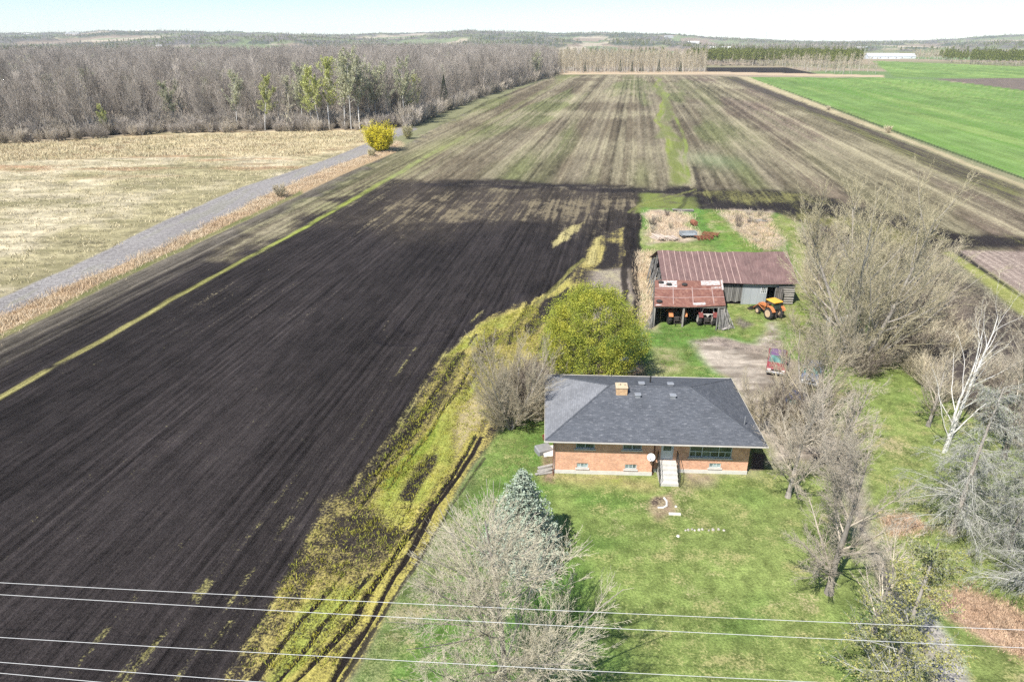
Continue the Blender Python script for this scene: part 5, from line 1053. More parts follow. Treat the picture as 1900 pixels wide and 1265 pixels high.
for i, (px, py, Ht, lb, tm_, cm_) in enumerate(((1862, 850, 11, 'dark limbed bare tree standing right of the white birch', B_BROWN, B_MAUVE), (1898, 760, 10.5, 'bare grey tree at the right edge behind the white birch', B_GREY, B_TAN), (1722, 790, 6.0, 'small bare tree in the brush left of the white birch', B_GREY, B_MAUVE),
                                           (1540, 862, 6.5, 'low bare tree beside the drive left of the sunlit lawn strip', B_GREY, B_MAUVE), (1664, 640, 10.5, 'bare tree close to the right side of the huge spreading tree', B_BROWN, B_TAN), (1540, 600, 9.5, 'bare tree with arching yellowish twigs left of the huge tree', B_BROWN, B_OLIVE),
                                           (1408, 800, 4.6, 'bare bush like tree just behind the right end of the house', B_GREY, B_TAN), (1620, 1170, 5.5, 'small bare tree leaning over the lower drive', B_GREY, B_MAUVE), (1450, 750, 5.4, 'slender bare tree in front of the red car', B_GREY, B_TAN))):
    T_.append(fg_tree(lb, px, py, Ht, V_(n=(14, 9, 8, 5, 0), start=(.15, .15, .1, .1, 0), rmin=.0085), tm_, cm_, 31 + i, rad=.10 + Ht * .009, stems=3 if i in (3, 4, 5, 6) else 1, spread=.4))
# drooping dead-looking conifers at the right edge
DROOP = dict(max=3, seg=(9, 5, 4, 3), wob=(.02, .05, .09, .14), up=(.0, -.12, -.26, -.18), n=(84, 16, 9, 0), start=(.12, .15, .1, 0), ang=(80, 45, 40, 0), ratio=(.36, .38, .45, 0), fall=(.72, .3, .3, 0), rr=(.22, .5, .6, 0), rmin=.0065, tip=.15)
B_DROOP = mat_bark2('grey_lichen_twigs', (.36, .355, .31), (.50, .49, .44))
NEED_G = mat_foliage('sparse_green_needles', (.22, .25, .15), (.32, .34, .22), scale=.8)
NEED_Y = mat_foliage('yellow_olive_needles', (.30, .30, .09), (.42, .40, .14), (.20, .23, .10), scale=.9)
T_.append(fg_tree('larch with drooping grey twigs and leaning trunk at the right edge', 1766, 988, 10.8, DROOP, B_GREY, B_DROOP, 41, rad=.20, lean=(.02, .0), leaf=(NEED_G, 9000, .075, 2), name='conifer'))
T_.append(fg_tree('second drooping grey larch partly cut by the right edge', 1872, 1020, 11.5, DROOP, B_GREY, B_DROOP, 43, rad=.20, leaf=(NEED_G, 9000, .075, 2), name='conifer'))
T_.append(fg_tree('lowest larch at the right edge, only its trunk and some twigs in view', 1915, 1120, 10.0, DROOP, B_GREY, B_DROOP, 47, rad=.2, leaf=(NEED_G, 6000, .075, 2), name='conifer'))
SPR = dict(DROOP); SPR.update(n=(64, 11, 6, 0), up=(.0, .03, -.02, 0), ang=(72, 45, 40, 0), ratio=(.36, .36, .45, 0), start=(.08, .15, .1, 0))
T_.append(fg_tree('sparse conifer with yellow olive needles in the lower right corner', 1650, 1290, 9.4, SPR, B_GREY, B_DROOP, 53, rad=.19, leaf=(NEED_Y, 16000, .095, 2), name='conifer'))
# blue spruce
def conifer_dense(label, px, py, H, W, mat_n, seed, nl=34, per=15, nq=26, q=.10, name='spruce_tree', base=None):
    rg = np.random.default_rng(seed); x, y = g(px, py) if base is None else base; T = empty(name, (x, y, 0), 0, label, 'tree')
    mb = MB(); mb.tube((0, 0, -.1), (0, 0, H * .97), .13, .02, 8); mb.build('trunk', B_DARK, T)
    S = []; C = []
    for l in range(nl):
        t = l / nl; z = .25 + (H - .35) * t; Rr = W * (1 - t) ** .85 * (1 + .10 * math.sin(l * 2.4)) + .06
        m = max(4, int(per * (1 - t * .75)))
        for j in range(m):
            a = 2 * math.pi * (j + rg.random() * .8) / m + l * .7; rr = Rr * rg.uniform(.72, 1.1); sl = .10 - .28 * (1 - t) + .3 * t
            tipz = z + rr * sl + .12 * rr
            S.append((0, 0, z, math.cos(a) * rr, math.sin(a) * rr, tipz, .025, .008, 1)); k = max(5, int(nq * rr / W + 4))
            u = rg.uniform(.25, 1.02, k) ** .8; side = rg.normal(size=k) * .13 * (1.15 - u) * rr + rg.normal(size=k) * .05
            C.append(np.stack([math.cos(a) * rr * u - math.sin(a) * side, math.sin(a) * rr * u + math.cos(a) * side, z + (tipz - z) * u + rg.normal(size=k) * .03 + .10 * u * u * rr * .3], 1))
    link('branches', wood_mesh('branches', S, 3, B_DARK), T); C = np.concatenate(C)
    C = np.repeat(C, 3, 0) + rg.normal(size=(len(C) * 3, 3)) * .045; V, Q = leaf_arrays(C, q, rg, .45, .3); link('needles', np_mesh('needles', V, Q, mat_n), T); return T
N_BLUE = mat_foliage('blue_green_needles', (.44, .50, .39), (.25, .31, .23), scale=2.2)
conifer_dense('blue grey spruce in the front lawn behind the pale maple', 968, 1034, 6.5, 2.75, N_BLUE, 3, nl=42, per=22, nq=36, q=.12)
# big golden green cedar
def cedar(label, px, py, H, Rx, mats_, seed):
    rg = np.random.default_rng(seed); x, y = g(px, py); T = empty('cedar_tree', (x, y, 0), 0, label, 'tree')
    mb = MB()
    for i in range(4): a = i * 1.6; mb.tube((math.cos(a) * .2, math.sin(a) * .2, -.1), (math.cos(a) * 1.2, math.sin(a) * 1.2, H * .6), .16, .06, 7)
    mb.build('trunk', B_DARK, T)
    n = 950; u = rg.random(n); a = rg.random(n) * 2 * math.pi; zz = u ** .9
    prof = np.interp(zz, [0, .12, .35, .6, .8, .93, 1.0], [.62, .88, 1.0, .90, .66, .36, .08])
    lob = 1 + .16 * np.sin(a * 3 + 1) * (1 - zz) + .12 * np.sin(a * 5 + zz * 5) + .30 * (fbm(a * 2.2, zz * 6, 5, 3) - .5) * 2
    rr = Rx * prof * lob * np.where(rg.random(n) < .8, rg.uniform(.78, 1.06, n), rg.uniform(.4, .85, n)); cz = .3 + zz * (H - .5)
    C0 = np.stack([rr * np.cos(a), rr * np.sin(a), cz], 1); m = 95
    out_ = np.stack([np.cos(a) * .75, np.sin(a) * .75, np.full(n, .9)], 1); t = rg.random((n, m, 1)); ln = rg.uniform(.7, 1.25, (n, 1, 1)); fan = rg.normal(size=(n, m, 3)) * (.08 + .42 * t * (1.15 - t))
    C = (C0[:, None] + out_[:, None] * t * ln + fan).reshape(-1, 3); V, Q = leaf_arrays(C, .12, rg, .5, 0); link('foliage', np_mesh('foliage', V, Q, mats_), T); return T
N_CED = mat_foliage('golden_green_cedar_sprays', (.40, .42, .06), (.20, .25, .045), (.50, .48, .07), scale=1.3, tr=.2)
cedar('large dense golden green cedar behind the left end of the house', 1092, 708, 8.6, 4.15, N_CED, 7)

# ---------------------------------------------------------------- the woodland and far trees
FT = dict(max=3, seg=(6, 4, 3, 2), wob=(.05, .12, .16, .2), up=(.03, .10, .07, .04), n=(19, 9, 5, 0), start=(.28, .2, .15, 0), ang=(38, 36, 36, 36), ratio=(.38, .45, .45, 0), fall=(.35, .4, .3, 0), rr=(.42, .5, .6, 0), rmin=.021, tip=.2)
def forest_proto(seed, H, P, rad):
    S = []; R = random.Random(seed); grow(S, R, (0, 0, -.2), (R.uniform(-.08, .08), R.uniform(-.08, .08), 1), H, rad, 0, P)
    return [s for s in S if s[8] == 0], [s for s in S if s[8] > 0]
PROT = []
for i in range(7):
    tr, cr = forest_proto(100 + i, 16 + (i % 3) * 1.3, FT, .20); PROT.append((wood_mesh('trunk', tr, 5, B_FOREST), wood_mesh('crown', cr, 3, B_FOREST)))
ASP = dict(FT); ASP.update(n=(20, 6, 4, 0), start=(.40, .2, .15, 0), ratio=(.30, .45, .45, 0), ang=(50, 36, 36, 36), rmin=.026)
LIME = mat_foliage('lime_spring_leaves', (.44, .48, .14), (.54, .55, .22), scale=.3, tr=.3); LIMEP = mat_foliage('pale_spring_leaves', (.42, .43, .26), (.52, .52, .34), scale=.3, tr=.3)
APROT = []
for i in range(4):
    tr, cr = forest_proto(200 + i, 14 + i, ASP, .16); rg = np.random.default_rng(i); A = np.array([s[:6] for s in cr if s[8] >= 2]); n_ = 4200; j = rg.integers(0, len(A), n_); t = rg.random((n_, 1)); C = A[j, :3] * (1 - t) + A[j, 3:] * t + rg.normal(size=(n_, 3)) * .15
    V, Q = leaf_arrays(C, .30, rg); APROT.append((wood_mesh('trunk', tr, 5, B_WHITE), wood_mesh('crown', cr, 3, B_FORESTL), np_mesh('leaves', V, Q, LIME if i < 2 else LIMEP)))
def put(proto, x, y, s, rz, name, label, group, cat='tree', names=('trunk', 'crown', 'leaves'), tilt=0):
    T = empty(name, (x, y, 0), rz, label, cat, group); T.scale = (s, s, s); T.rotation_euler = (tilt, 0, rz)
    for nm, me in zip(names, proto): link(nm, me, T)
    return T
def joined(name, proto, mats_):
    """one mesh out of trunk + crown (+ leaves), for trees whose parts are too small to show"""
    Vs, Qs, mi, o = [], [], [], 0
    for k, me in enumerate(proto):
        v = np.empty(len(me.vertices) * 3, np.float32); me.vertices.foreach_get('co', v); q = np.empty(len(me.loops), np.int32); me.loops.foreach_get('vertex_index', q)
        Vs.append(v.reshape(-1, 3)); Qs.append(q.reshape(-1, 4) + o); mi.append(np.full(len(q) // 4, k)); o += len(v) // 3
    return np_mesh(name, np.concatenate(Vs), np.concatenate(Qs), None, True, mats=mats_, midx=np.concatenate(mi))
def sample(poly, n, seed, px=True):
    P = px_poly(poly) if px else poly; A = np.array(P); rg = np.random.default_rng(seed); lo, hi = A.min(0), A.max(0); out = []
    area = (hi - lo).prod(); X_, Y_ = [], []; tot = 0
    while tot < n:
        x = rg.uniform(lo[0], hi[0], n * 3); y = rg.uniform(lo[1], hi[1], n * 3); m = sd_poly(x, y, P) > 0; X_.append(x[m]); Y_.append(y[m]); tot += m.sum()
        if tot == 0 and len(X_) > 20: break
    return np.concatenate(X_)[:n], np.concatenate(Y_)[:n]
def scatter(name, xs, ys, sources, smin, smax, kind='stuff', zf=None, tilt=0.0):
    """ONE object of points that carries instances of the source meshes"""
    z = zf(xs, ys) if zf is not None else np.zeros(len(xs)); me = bpy.data.meshes.new(name); me.vertices.add(len(xs)); me.vertices.foreach_set('co', np.stack([xs, ys, z], 1).astype(np.float32).ravel())
    o = link(name, me); ng = bpy.data.node_groups.new(name, 'GeometryNodeTree')
    ng.interface.new_socket('Geometry', in_out='INPUT', socket_type='NodeSocketGeometry'); ng.interface.new_socket('Geometry', in_out='OUTPUT', socket_type='NodeSocketGeometry')
    N_ = ng.nodes; gi = N_.new('NodeGroupInput'); go = N_.new('NodeGroupOutput'); iop = N_.new('GeometryNodeInstanceOnPoints'); jn = N_.new('GeometryNodeJoinGeometry')
    for s in sources:
        oi = N_.new('GeometryNodeObjectInfo'); oi.inputs['Object'].default_value = s; oi.inputs['As Instance'].default_value = True; ng.links.new(oi.outputs['Geometry'], jn.inputs[0])
    rv = N_.new('FunctionNodeRandomValue'); rv.data_type = 'FLOAT_VECTOR'; rv.inputs[0].default_value = (-tilt, -tilt, 0); rv.inputs[1].default_value = (tilt, tilt, 6.28)
    rs = N_.new('FunctionNodeRandomValue'); rs.data_type = 'FLOAT'; rs.inputs[2].default_value = smin; rs.inputs[3].default_value = smax; rs.inputs['Seed'].default_value = 5
    ng.links.new(gi.outputs[0], iop.inputs['Points']); ng.links.new(jn.outputs[0], iop.inputs['Instance']); iop.inputs['Pick Instance'].default_value = True
    e2r = N_.new('FunctionNodeEulerToRotation'); ng.links.new(rv.outputs[0], e2r.inputs[0]); ng.links.new(e2r.outputs[0], iop.inputs['Rotation']); ng.links.new(rs.outputs[1], iop.inputs['Scale']); ng.links.new(iop.outputs[0], go.inputs[0])
    md = o.modifiers.new('scatter', 'NODES'); md.node_group = ng; o['kind'] = kind; return o
rn = random.Random(77)
WOOD_T = [(-520, 288), (-200, 272), (0, 261), (130, 256), (300, 244), (450, 241), (700, 238), (745, 236), (800, 213), (900, 176), (1035, 138), (1035, 128), (900, 112), (500, 128), (0, 132), (-560, 132)]
xs, ys = sample(WOOD_T, 15000, 5); order = np.argsort(ys); xs, ys = xs[order], ys[order]; NI = 282
# the wood's edge row: trees along the front
for i in range(NI):
    put(PROT[i % 7], xs[i], ys[i], rn.uniform(.6, 1.15), rn.uniform(0, 6.28), 'woodland_tree', 'bare grey brown tree in the dense wood left of the fields', 'bare trees along the front of the wood', tilt=rn.uniform(-.06, .06))
src = []; rnp = np.random.default_rng(8)
for i in range(7):
    me = joined('woodland_tree', PROT[i], [B_FOREST, B_FOREST]); o = link('woodland_tree', me); o.location = (xs[NI + i], ys[NI + i], 0); o.scale = (.95,) * 3; o.rotation_euler = (0, 0, i); tag(o, 'bare grey brown tree in the dense wood left of the fields', 'tree', 'bare trees along the front of the wood'); src.append(o)
rest = slice(NI + 7, None); gm = rnp.random(len(xs)) < .06 * (fbm(xs / 60, ys / 60, 401, 2) > .5) ; gm[:NI + 7] = False; k_ = ~gm; k_[:NI + 7] = False
scatter('bare_woodland', xs[k_], ys[k_], src, .68, 1.18, tilt=.09)
# aspens, lime green and pale, along the wood's edge
asp = [(492, 242, 1.0, 0), (594, 240, 1.15, 0), (612, 240, 1.2, 1), (578, 239, .9, 1), (640, 240, 1.15, 3), (652, 240, 1.25, 2), (668, 239, 1.1, 3), (700, 236, 1.0, 2), (722, 234, 1.0, 3), (750, 232, 1.1, 2), (200, 250, .95, 0), (748, 226, .8, 1), (778, 222, .85, 1), (560, 237, 1.0, 3), (440, 240, .9, 3)]
al = ['pale trunked aspen with lime green leaves standing alone by the crooked dead tree', 'lime green aspen, left of the tight pair in front of the wood', 'lime green aspen, right of the tight pair in front of the wood', 'short lime green aspen left of the tight pair', 'tall white trunked aspen just right of the lime green pair', 'tallest white trunked aspen in the middle of the pale group', 'white aspen right of the tallest one with pale new leaves', 'pale aspen left of the yellow willow bush', 'pale aspen straight behind the yellow willow bush', 'pale aspen right behind the yellow willow bush',
      'slender leaning tree with yellow green leaves at the left of the wood', 'small light green aspen by the field corner', 'light green aspen near the dark spruce at the wood edge', 'pale aspen hidden partly behind the lime green pair', 'pale aspen between the lone lime green aspen and the left wood']
for (px, py, s, k), lb in zip(asp, al):
    x, y = g(px, py); put(APROT[k], x, y, s * 1.15 if px != 200 else .62, rn.uniform(0, 6), 'aspen_tree', lb, 'aspens along the edge of the wood', tilt=0)
# crooked dead tree
fg_tree('crooked leafless dead tree with pale limbs at the edge of the wood', 533, 243, 11, V_(max=2, n=(9, 5, 0, 0, 0), start=(.3, .3, .2, 0, 0), wob=(.18, .35, .4, .2, .2), ang=(60, 50, 40, 40, 0), ratio=(.42, .45, .4, .4, 0), rmin=.07), B_PALE, B_PALE, 61, rad=.3)
N_DK = mat_foliage('dark_spruce_needles', (.035, .055, .03), (.06, .085, .04), scale=.6)
def small_conifer(seed, H, W, mats_, n=900, q=.45):
    rg = np.random.default_rng(seed); t = rg.random(n) ** 1.4; a = rg.random(n) * 6.283; r = W * (1 - t) * (.55 + .5 * rg.random(n)) * (1 + .12 * np.sin(t * 40)); C = np.stack([r * np.cos(a), r * np.sin(a), H * (.08 + .92 * t)], 1)
    V, Q = leaf_arrays(C, q, rg, .5, .4); mb = MB(); mb.tube((0, 0, -.1), (0, 0, H * .95), .16, .03, 5); tm_ = mb.mesh('trunk', B_DARK); return tm_, np_mesh('needles', V, Q, mats_)
sc1 = small_conifer(1, 13, 2.6, N_DK, 2200, .4)
for px, py, s, lb in ((755, 223, 1.05, 'dark spruce, left one of the two at the edge of the wood'), (825, 205, 1.15, 'dark spruce, right one of the two at the edge of the wood')):
    x, y = g(px, py); put(sc1, x, y, s, 0, 'spruce_tree', lb, None, names=('trunk', 'needles'))
for px, py, s, lb in ((740, 128, 1.3, 'small dark spruce top rising from the far wood on the left'), (762, 128, 1.3, 'small dark spruce top right beside another in the far wood'), (970, 122, 1.2, 'dark spruce rising from the far end of the wood'), (1002, 126, 1.1, 'dark spruce by the far corner of the field')):
    x, y = g(px, py); put(sc1, x, y, s, 0, 'spruce_tree', lb, None, names=('trunk', 'needles'))
# shrubs: yellow willow, olive bush, hedge at the wood's right edge, brush by the yard
SHR = dict(max=2, seg=(5, 4, 2), wob=(.1, .15, .2), up=(.03, .05, .03), n=(10, 6, 0), start=(.15, .15, 0), ang=(30, 32, 30), ratio=(.5, .45, .4), fall=(.3, .3, 0), rr=(.6, .6, 0), rmin=.02, tip=.3)
def shrub_mesh(seed, H, mat_, stems=9, spread=.7, rmin=.02, rad=.05, P=None):
    P = dict(P or SHR); P['rmin'] = rmin; S = []; R = random.Random(seed)
    for i in range(stems): a = 2 * math.pi * i / stems; sp = spread * R.uniform(.3, 1); grow(S, R, (math.cos(a) * .2, math.sin(a) * .2, -.1), (math.cos(a) * sp, math.sin(a) * sp, 1), H * R.uniform(.8, 1.05), rad, 0, P)
    return wood_mesh('stems', S, 3, mat_), S
YEL = mat_foliage('yellow_willow_leaves', (.66, .56, .04), (.50, .45, .04), scale=.8, tr=.2); B_YEL = mat_bark2('yellow_willow_twigs', (.40, .33, .08), (.50, .42, .12))
def leafy_shrub(label, px, py, H, spread, lm, bm_, n_, q, seed, name='willow_bush', stems=12):
    sm, S = shrub_mesh(seed, H, bm_, stems, spread, .03, .08); x, y = g(px, py); T = empty(name, (x, y, 0), 0, label, 'bush'); link('stems', sm, T); rg = np.random.default_rng(seed); A = np.array([s[:6] for s in S if s[8] >= 1]); j = rg.integers(0, len(A), n_); t = rg.random((n_, 1))
    C = A[j, :3] * (1 - t) + A[j, 3:] * t + rg.normal(size=(n_, 3)) * q * 1.3; u_ = rg.normal(size=(n_, 3)); u_ /= np.linalg.norm(u_, axis=1)[:, None]; lob = 1 + .35 * (fbm(u_[:, 0] * 2 + 5, u_[:, 1] * 2 + u_[:, 2] * 2, seed, 2) - .5) * 2; E_ = u_ * np.array([[.52, .52, .46]]) * H * (rg.random((n_, 1)) ** .25) * lob[:, None] + np.array([[0, 0, .54 * H]]); C = np.where((rg.random(n_) < .55)[:, None], E_, C); V, Q = leaf_arrays(C, q, rg); link('foliage', np_mesh('foliage', V, Q, lm), T)
leafy_shrub('bright yellow willow bush at the end of the gravel lane', 706, 281, 6.6, 1.0, YEL, B_YEL, 22000, .30, 71, stems=26)
leafy_shrub('small olive green bush behind the yellow willow', 757, 258, 3.8, .6, mat_foliage('olive_bush_leaves', (.24, .24, .07), (.33, .30, .12)), B_OLIVE, 1600, .2, 72)
leafy_shrub('low yellowish bush on the verge below the yellow willow', 690, 292, 2.0, .6, mat_foliage('dull_yellow_leaves', (.34, .29, .10), (.42, .34, .15)), B_OLIVE, 700, .15, 73)
leafy_shrub('small tan bush on the grass line beside the green crop', 1647, 247, 2.2, .6, mat_foliage('tan_bush_leaves', (.42, .34, .19), (.36, .30, .16)), B_TAN, 600, .15, 74)
leafy_shrub('tiny grey bush on the grass line further up the green crop', 1536, 205, 1.8, .6, mat_foliage('grey_bush_leaves', (.25, .25, .17), (.3, .29, .2)), B_TAN, 300, .15, 75)
leafy_shrub('rounded tan bush on the verge of the gravel lane', 521, 366, 2.5, .8, mat_foliage('dry_bush_leaves', (.34, .25, .14), (.42, .32, .19)), B_TAN, 900, .10, 76)
hm = [shrub_mesh(80 + i, 5.0 + i * .6, [B_FOREST, B_MAUVE, B_FOREST][i], 10, .6, .035, .07)[0] for i in range(3)]
def shrub_copy(me, x, y, s, label, group, name='bare_bush'):
    o = link(name, me); o.location = (x, y, 0); o.scale = (s, s, s * rn.uniform(.8, 1.1)); o.rotation_euler = (0, 0, rn.uniform(0, 6)); return tag(o, label, 'bush', group)
hsrc = []
for i in range(3):
    x, y = g(640 + 22 * i, 242); o = shrub_copy(hm[i], x, y, .5, 'low bare brush where the straw meadow meets the wood', 'low brush at the foot of the wood'); hsrc.append(o)
k = 0
for t in np.linspace(0, 1, 46):
    px = np.interp(t, [0, .2, .5, 1], [760, 812, 910, 1038]); py = np.interp(t, [0, .2, .5, 1], [238, 215, 176, 139])
    for q_ in range(2):
        x, y = g(px - rn.uniform(2, 12 - 8 * t), py + rn.uniform(-1, 1) * (1.5 - t)); shrub_copy(hm[k % 3], x, y, rn.uniform(.7, 1.15), 'bare grey bush along the field edge of the wood', 'bushes along the field edge of the wood'); k += 1
for i in range(110):
    px = rn.uniform(-60, 690); py = np.interp(px, [0, 130, 300, 450, 700], [266, 261, 247, 245, 241]); x, y = g(px, py + rn.uniform(-1.5, 1.5)); shrub_copy(hm[i % 3], x, y, rn.uniform(.35, .7), 'low bare brush where the straw meadow meets the wood', 'low brush at the foot of the wood')
fx_, fy_ = sample([(-520, 290), (-200, 274), (0, 262), (130, 257), (300, 245), (450, 242), (700, 239), (745, 237), (745, 226), (450, 228), (0, 244), (-520, 266)], 2600, 501)
scatter('woodland_undergrowth', fx_, fy_, hsrc, .35, .85)
bm3 = [shrub_mesh(90 + i, 2.6 + .5 * i, [B_MAUVE, B_TAN, B_BROWN][i], 14, .8, .011, .025, dict(SHR, n=(12, 7, 0)))[0] for i in range(3)]
zones = [([(1640, 560), (1740, 520), (1790, 640), (1760, 760), (1700, 740), (1640, 640)], 30, 'bare brush in the thicket right of the huge tree'), ([(1430, 790), (1500, 820), (1520, 860), (1440, 830)], 6, 'bare bush between the drive and the house corner'), ([(1820, 700), (1900, 720), (1900, 800), (1830, 790)], 8, 'bare brush behind the white birch'),
         ([(1560, 640), (1660, 640), (1650, 700), (1570, 700)], 10, 'bare brush round the foot of the huge tree'), ([(950, 700), (1010, 700), (1010, 800), (960, 790)], 7, 'bare brush under the shrubby tree left of the house'), ([(1480, 430), (1560, 450), (1560, 560), (1490, 540)], 10, 'tangled bare brush right of the barn'), ([(1205, 396), (1275, 398), (1270, 432), (1210, 434)], 9, 'dry bare weedy brush behind the stacked logs'), ([(1345, 396), (1415, 400), (1435, 440), (1400, 455)], 11, 'dry bare weedy brush right of the green track behind the barn')]
for zi, (pl, n_, lb) in enumerate(zones):
    a, b = sample(pl, n_, 300 + zi)
    for i in range(n_): shrub_copy(bm3[i % 3], a[i], b[i], rn.uniform(.7, 1.3) * (.33 if 'weedy' in lb else 1), lb, 'brush ' + str(lb.split('brush')[-1].split('bush')[-1].strip()))
# far row of pale aspens, pine plantation, right-hand tail
PA = []
for i in range(4): tr, cr = forest_proto(400 + i, 17 + i * .7, dict(FT, n=(16, 6, 3, 0), ratio=(.22, .45, .45, 0), rmin=.05), .20); PA.append(joined('far_aspen', (wood_mesh('trunk', tr, 4, B_FORESTL), wood_mesh('crown', cr, 3, B_FORESTL)), [B_FORESTL, B_TAN]))
ax_, ay_ = sample([(1036, 136), (1308, 135), (1308, 128), (1036, 126)], 560, 9); od = np.argsort(ay_); ax_, ay_ = ax_[od], ay_[od]; asrc = []
for i in range(150):
    o = link('far_aspen', PA[i % 4]); o.location = (ax_[i], ay_[i], 0); s = rn.uniform(.55, 1.1); o.scale = (s, s, s); o.rotation_euler = (0, 0, rn.uniform(0, 6)); tag(o, 'pale bare aspen in the tall row across the far end of the field', 'tree', 'pale aspens across the far end of the field')
    if i < 4: asrc.append(o)
for i, px in enumerate((1085, 1108, 1150, 1172, 1190, 1222, 1262)):
    x, y = g(px, 134.5); put(sc1, x, y, .75 + .08 * (i % 3), 0, 'spruce_tree', 'dark spruce standing low among the pale aspens across the far end of the field', 'dark spruces among the far aspens', names=('trunk', 'needles'))
scatter('far_aspen_wood', ax_[150:], ay_[150:], asrc, .8, 1.1)
tx_, ty_ = sample([(1534, 139), (1632, 139), (1600, 128), (1440, 120), (1330, 120), (1440, 124)], 130, 10)
for i in range(130):
    o = link('far_bare_tree', PA[i % 4]); o.location = (tx_[i], ty_[i], 0); s = rn.uniform(.55, .85); o.scale = (s * 1.2, s * 1.2, s); o.rotation_euler = (0, 0, rn.uniform(0, 6)); tag(o, 'pale bare tree in the narrow belt right of the far black field', 'tree', 'bare trees beside the far black field')
N_PINE = mat_foliage('olive_pine_needles', (.15, .175, .045), (.22, .235, .06), (.10, .13, .04), scale=.12)
def pine_mesh(seed):
    rg = np.random.default_rng(seed); n = 420; t = rg.random(n); a = rg.random(n) * 6.283; r = 2.6 * np.interp(t, [0, .25, .7, 1], [.7, 1, .75, .1]) * (.5 + .5 * rg.random(n)); C = np.stack([r * np.cos(a), r * np.sin(a), 7 + 9.5 * t], 1); V, Q = leaf_arrays(C, .95, rg, .6, .3)
    V2, Q2 = seg_arrays([(0, 0, -.2, 0, 0, 15, .18, .05, 0)], 5); return np_mesh('pine_tree', np.concatenate([V, V2]), np.concatenate([Q, Q2 + len(V)]), None, True, mats=[N_PINE, B_FOREST], midx=np.concatenate([np.zeros(len(Q)), np.ones(len(Q2))]))
PM = [pine_mesh(i) for i in range(4)]
qx, qy = sample([(1270, 125), (1310, 123.5), (1470, 122.5), (1560, 128), (1600, 121), (1590, 112), (1280, 110)], 900, 12); od = np.argsort(qy); qx, qy = qx[od], qy[od]; psrc = []
for i in range(120):
    o = link('pine_tree', PM[i % 4]); o.location = (qx[i], qy[i], 0); s = rn.uniform(.85, 1.08); o.scale = (s, s, s); o.rotation_euler = (0, 0, rn.uniform(0, 6)); tag(o, 'olive green pine in the even plantation behind the far black field', 'tree', 'pines of the plantation behind the black field')
    if i < 4: psrc.append(o)
scatter('pine_plantation', qx[120:], qy[120:], psrc, .85, 1.08)
qx, qy = sample([(1755, 118), (1900, 125), (2300, 142), (2300, 124), (1900, 112), (1740, 110)], 900, 13); od = np.argsort(qy); qx, qy = qx[od], qy[od]
for i in range(70):
    o = link('pine_tree', PM[i % 4]); o.location = (qx[i], qy[i], 0); s = rn.uniform(.75, 1.0); o.scale = (s * 1.2, s * 1.2, s); tag(o, 'dark green pine in the block beyond the second green field', 'tree', 'pines beyond the second green field')
scatter('far_pine_block', qx[70:], qy[70:], psrc, .7, 1.0)
qx, qy = sample([(1690, 112), (1760, 112), (1760, 106), (1690, 106)], 90, 14)
for i in range(90):
    o = link('far_bare_tree', PA[i % 4]); o.location = (qx[i], qy[i], 0); s = rn.uniform(.5, .8); o.scale = (s * 1.3, s * 1.3, s); tag(o, 'tan bare tree between the long pale sheds and the dark pines', 'tree', 'tan trees beside the long pale sheds')
# scattered woods over the plain and the hills
def hz_(x, y): return np.where(y > 1500, hill_h(x, y), 0)
rg = np.random.default_rng(15); n_ = 26000; yy_ = np.exp(rg.uniform(math.log(1000), math.log(4700), n_)); xx_ = (rg.uniform(-150, 2050, n_) - CX) / 1384 * yy_
wd = fbm(xx_ / 300, yy_ / 520, 211, 4) + .10 * sstep(yy_, 2800, 3800) - .06 * sstep(xx_, 300, 900) * (1 - sstep(yy_, 2500, 4000)); pxx = CX + xx_ / yy_ * 1384
keep = ((wd > .505) & (yy_ > 1550)) | ((yy_ > 1000) & (yy_ < 1500) & (fbm(xx_ / 160, yy_ / 60, 77, 3) > .60) & (pxx < 1250) & (pxx > 60))
xx_, yy_ = xx_[keep], yy_[keep]; dk = rg.random(len(xx_)) < .55
scatter('distant_woods', xx_[~dk], yy_[~dk], src[:4], .7, 1.1, zf=hz_); scatter('distant_evergreens', xx_[dk], yy_[dk], psrc, .7, 1.0, zf=hz_)
# ---------------------------------------------------------------- far buildings
M_FARW = mat_simple('far_white_wall', (.62, .62, .60), .7, .05); M_FARR = mat_simple('far_grey_roof', (.30, .30, .31), .7, .1); M_FARG = mat_simple('greenhouse_sheet', (.62, .66, .68), .4, .08); M_FARB = mat_simple('far_red_roof', (.30, .16, .12), .7, .1)
def gable(px, py, L, Wd, h, label, wall=None, roofm=None, rz=0.0, name='far_barn', cat='building', zt=None):
    x, y = g(px, py); 
    if zt: D = zt; x = (px - CX) / 1384 * D; y = D
    z = float(hz_(np.array([x]), np.array([y]))[0]) if y > 1500 else 0
    T = empty(name, (x, y, z), rz, label, cat); mb = MB(); mb.prism([(-Wd / 2, -3), (Wd / 2, -3), (Wd / 2, h), (0, h + Wd * .28), (-Wd / 2, h)], 'x', -L / 2, L / 2); mb.build('wall', wall or M_FARW, T)
    mb = MB(); s = 1.03
    for sg in (-1, 1): slab(mb, [(-L / 2 * s, sg * Wd / 2 * 1.06, h - .1), (L / 2 * s, sg * Wd / 2 * 1.06, h - .1), (L / 2 * s, 0, h + Wd * .28 + .25), (-L / 2 * s, 0, h + Wd * .28 + .25)][::sg], .2)
    mb.build('roof', roofm or M_FARR, T)
    mb = MB()
    for i in range(max(2, int(L / 12))): xx = -L / 2 + (i + .5) * L / max(2, int(L / 12)); mb.box(xx - 1.0, xx + 1.0, -Wd / 2 - .06, -Wd / 2 + .05, .8, 2.6)
    mb.build('door', M_FARR, T); return T
gable(1636, 109.5, 52, 16, 3.6, 'long pale greenhouse beyond the second green field', M_FARG, M_FARG, 0)
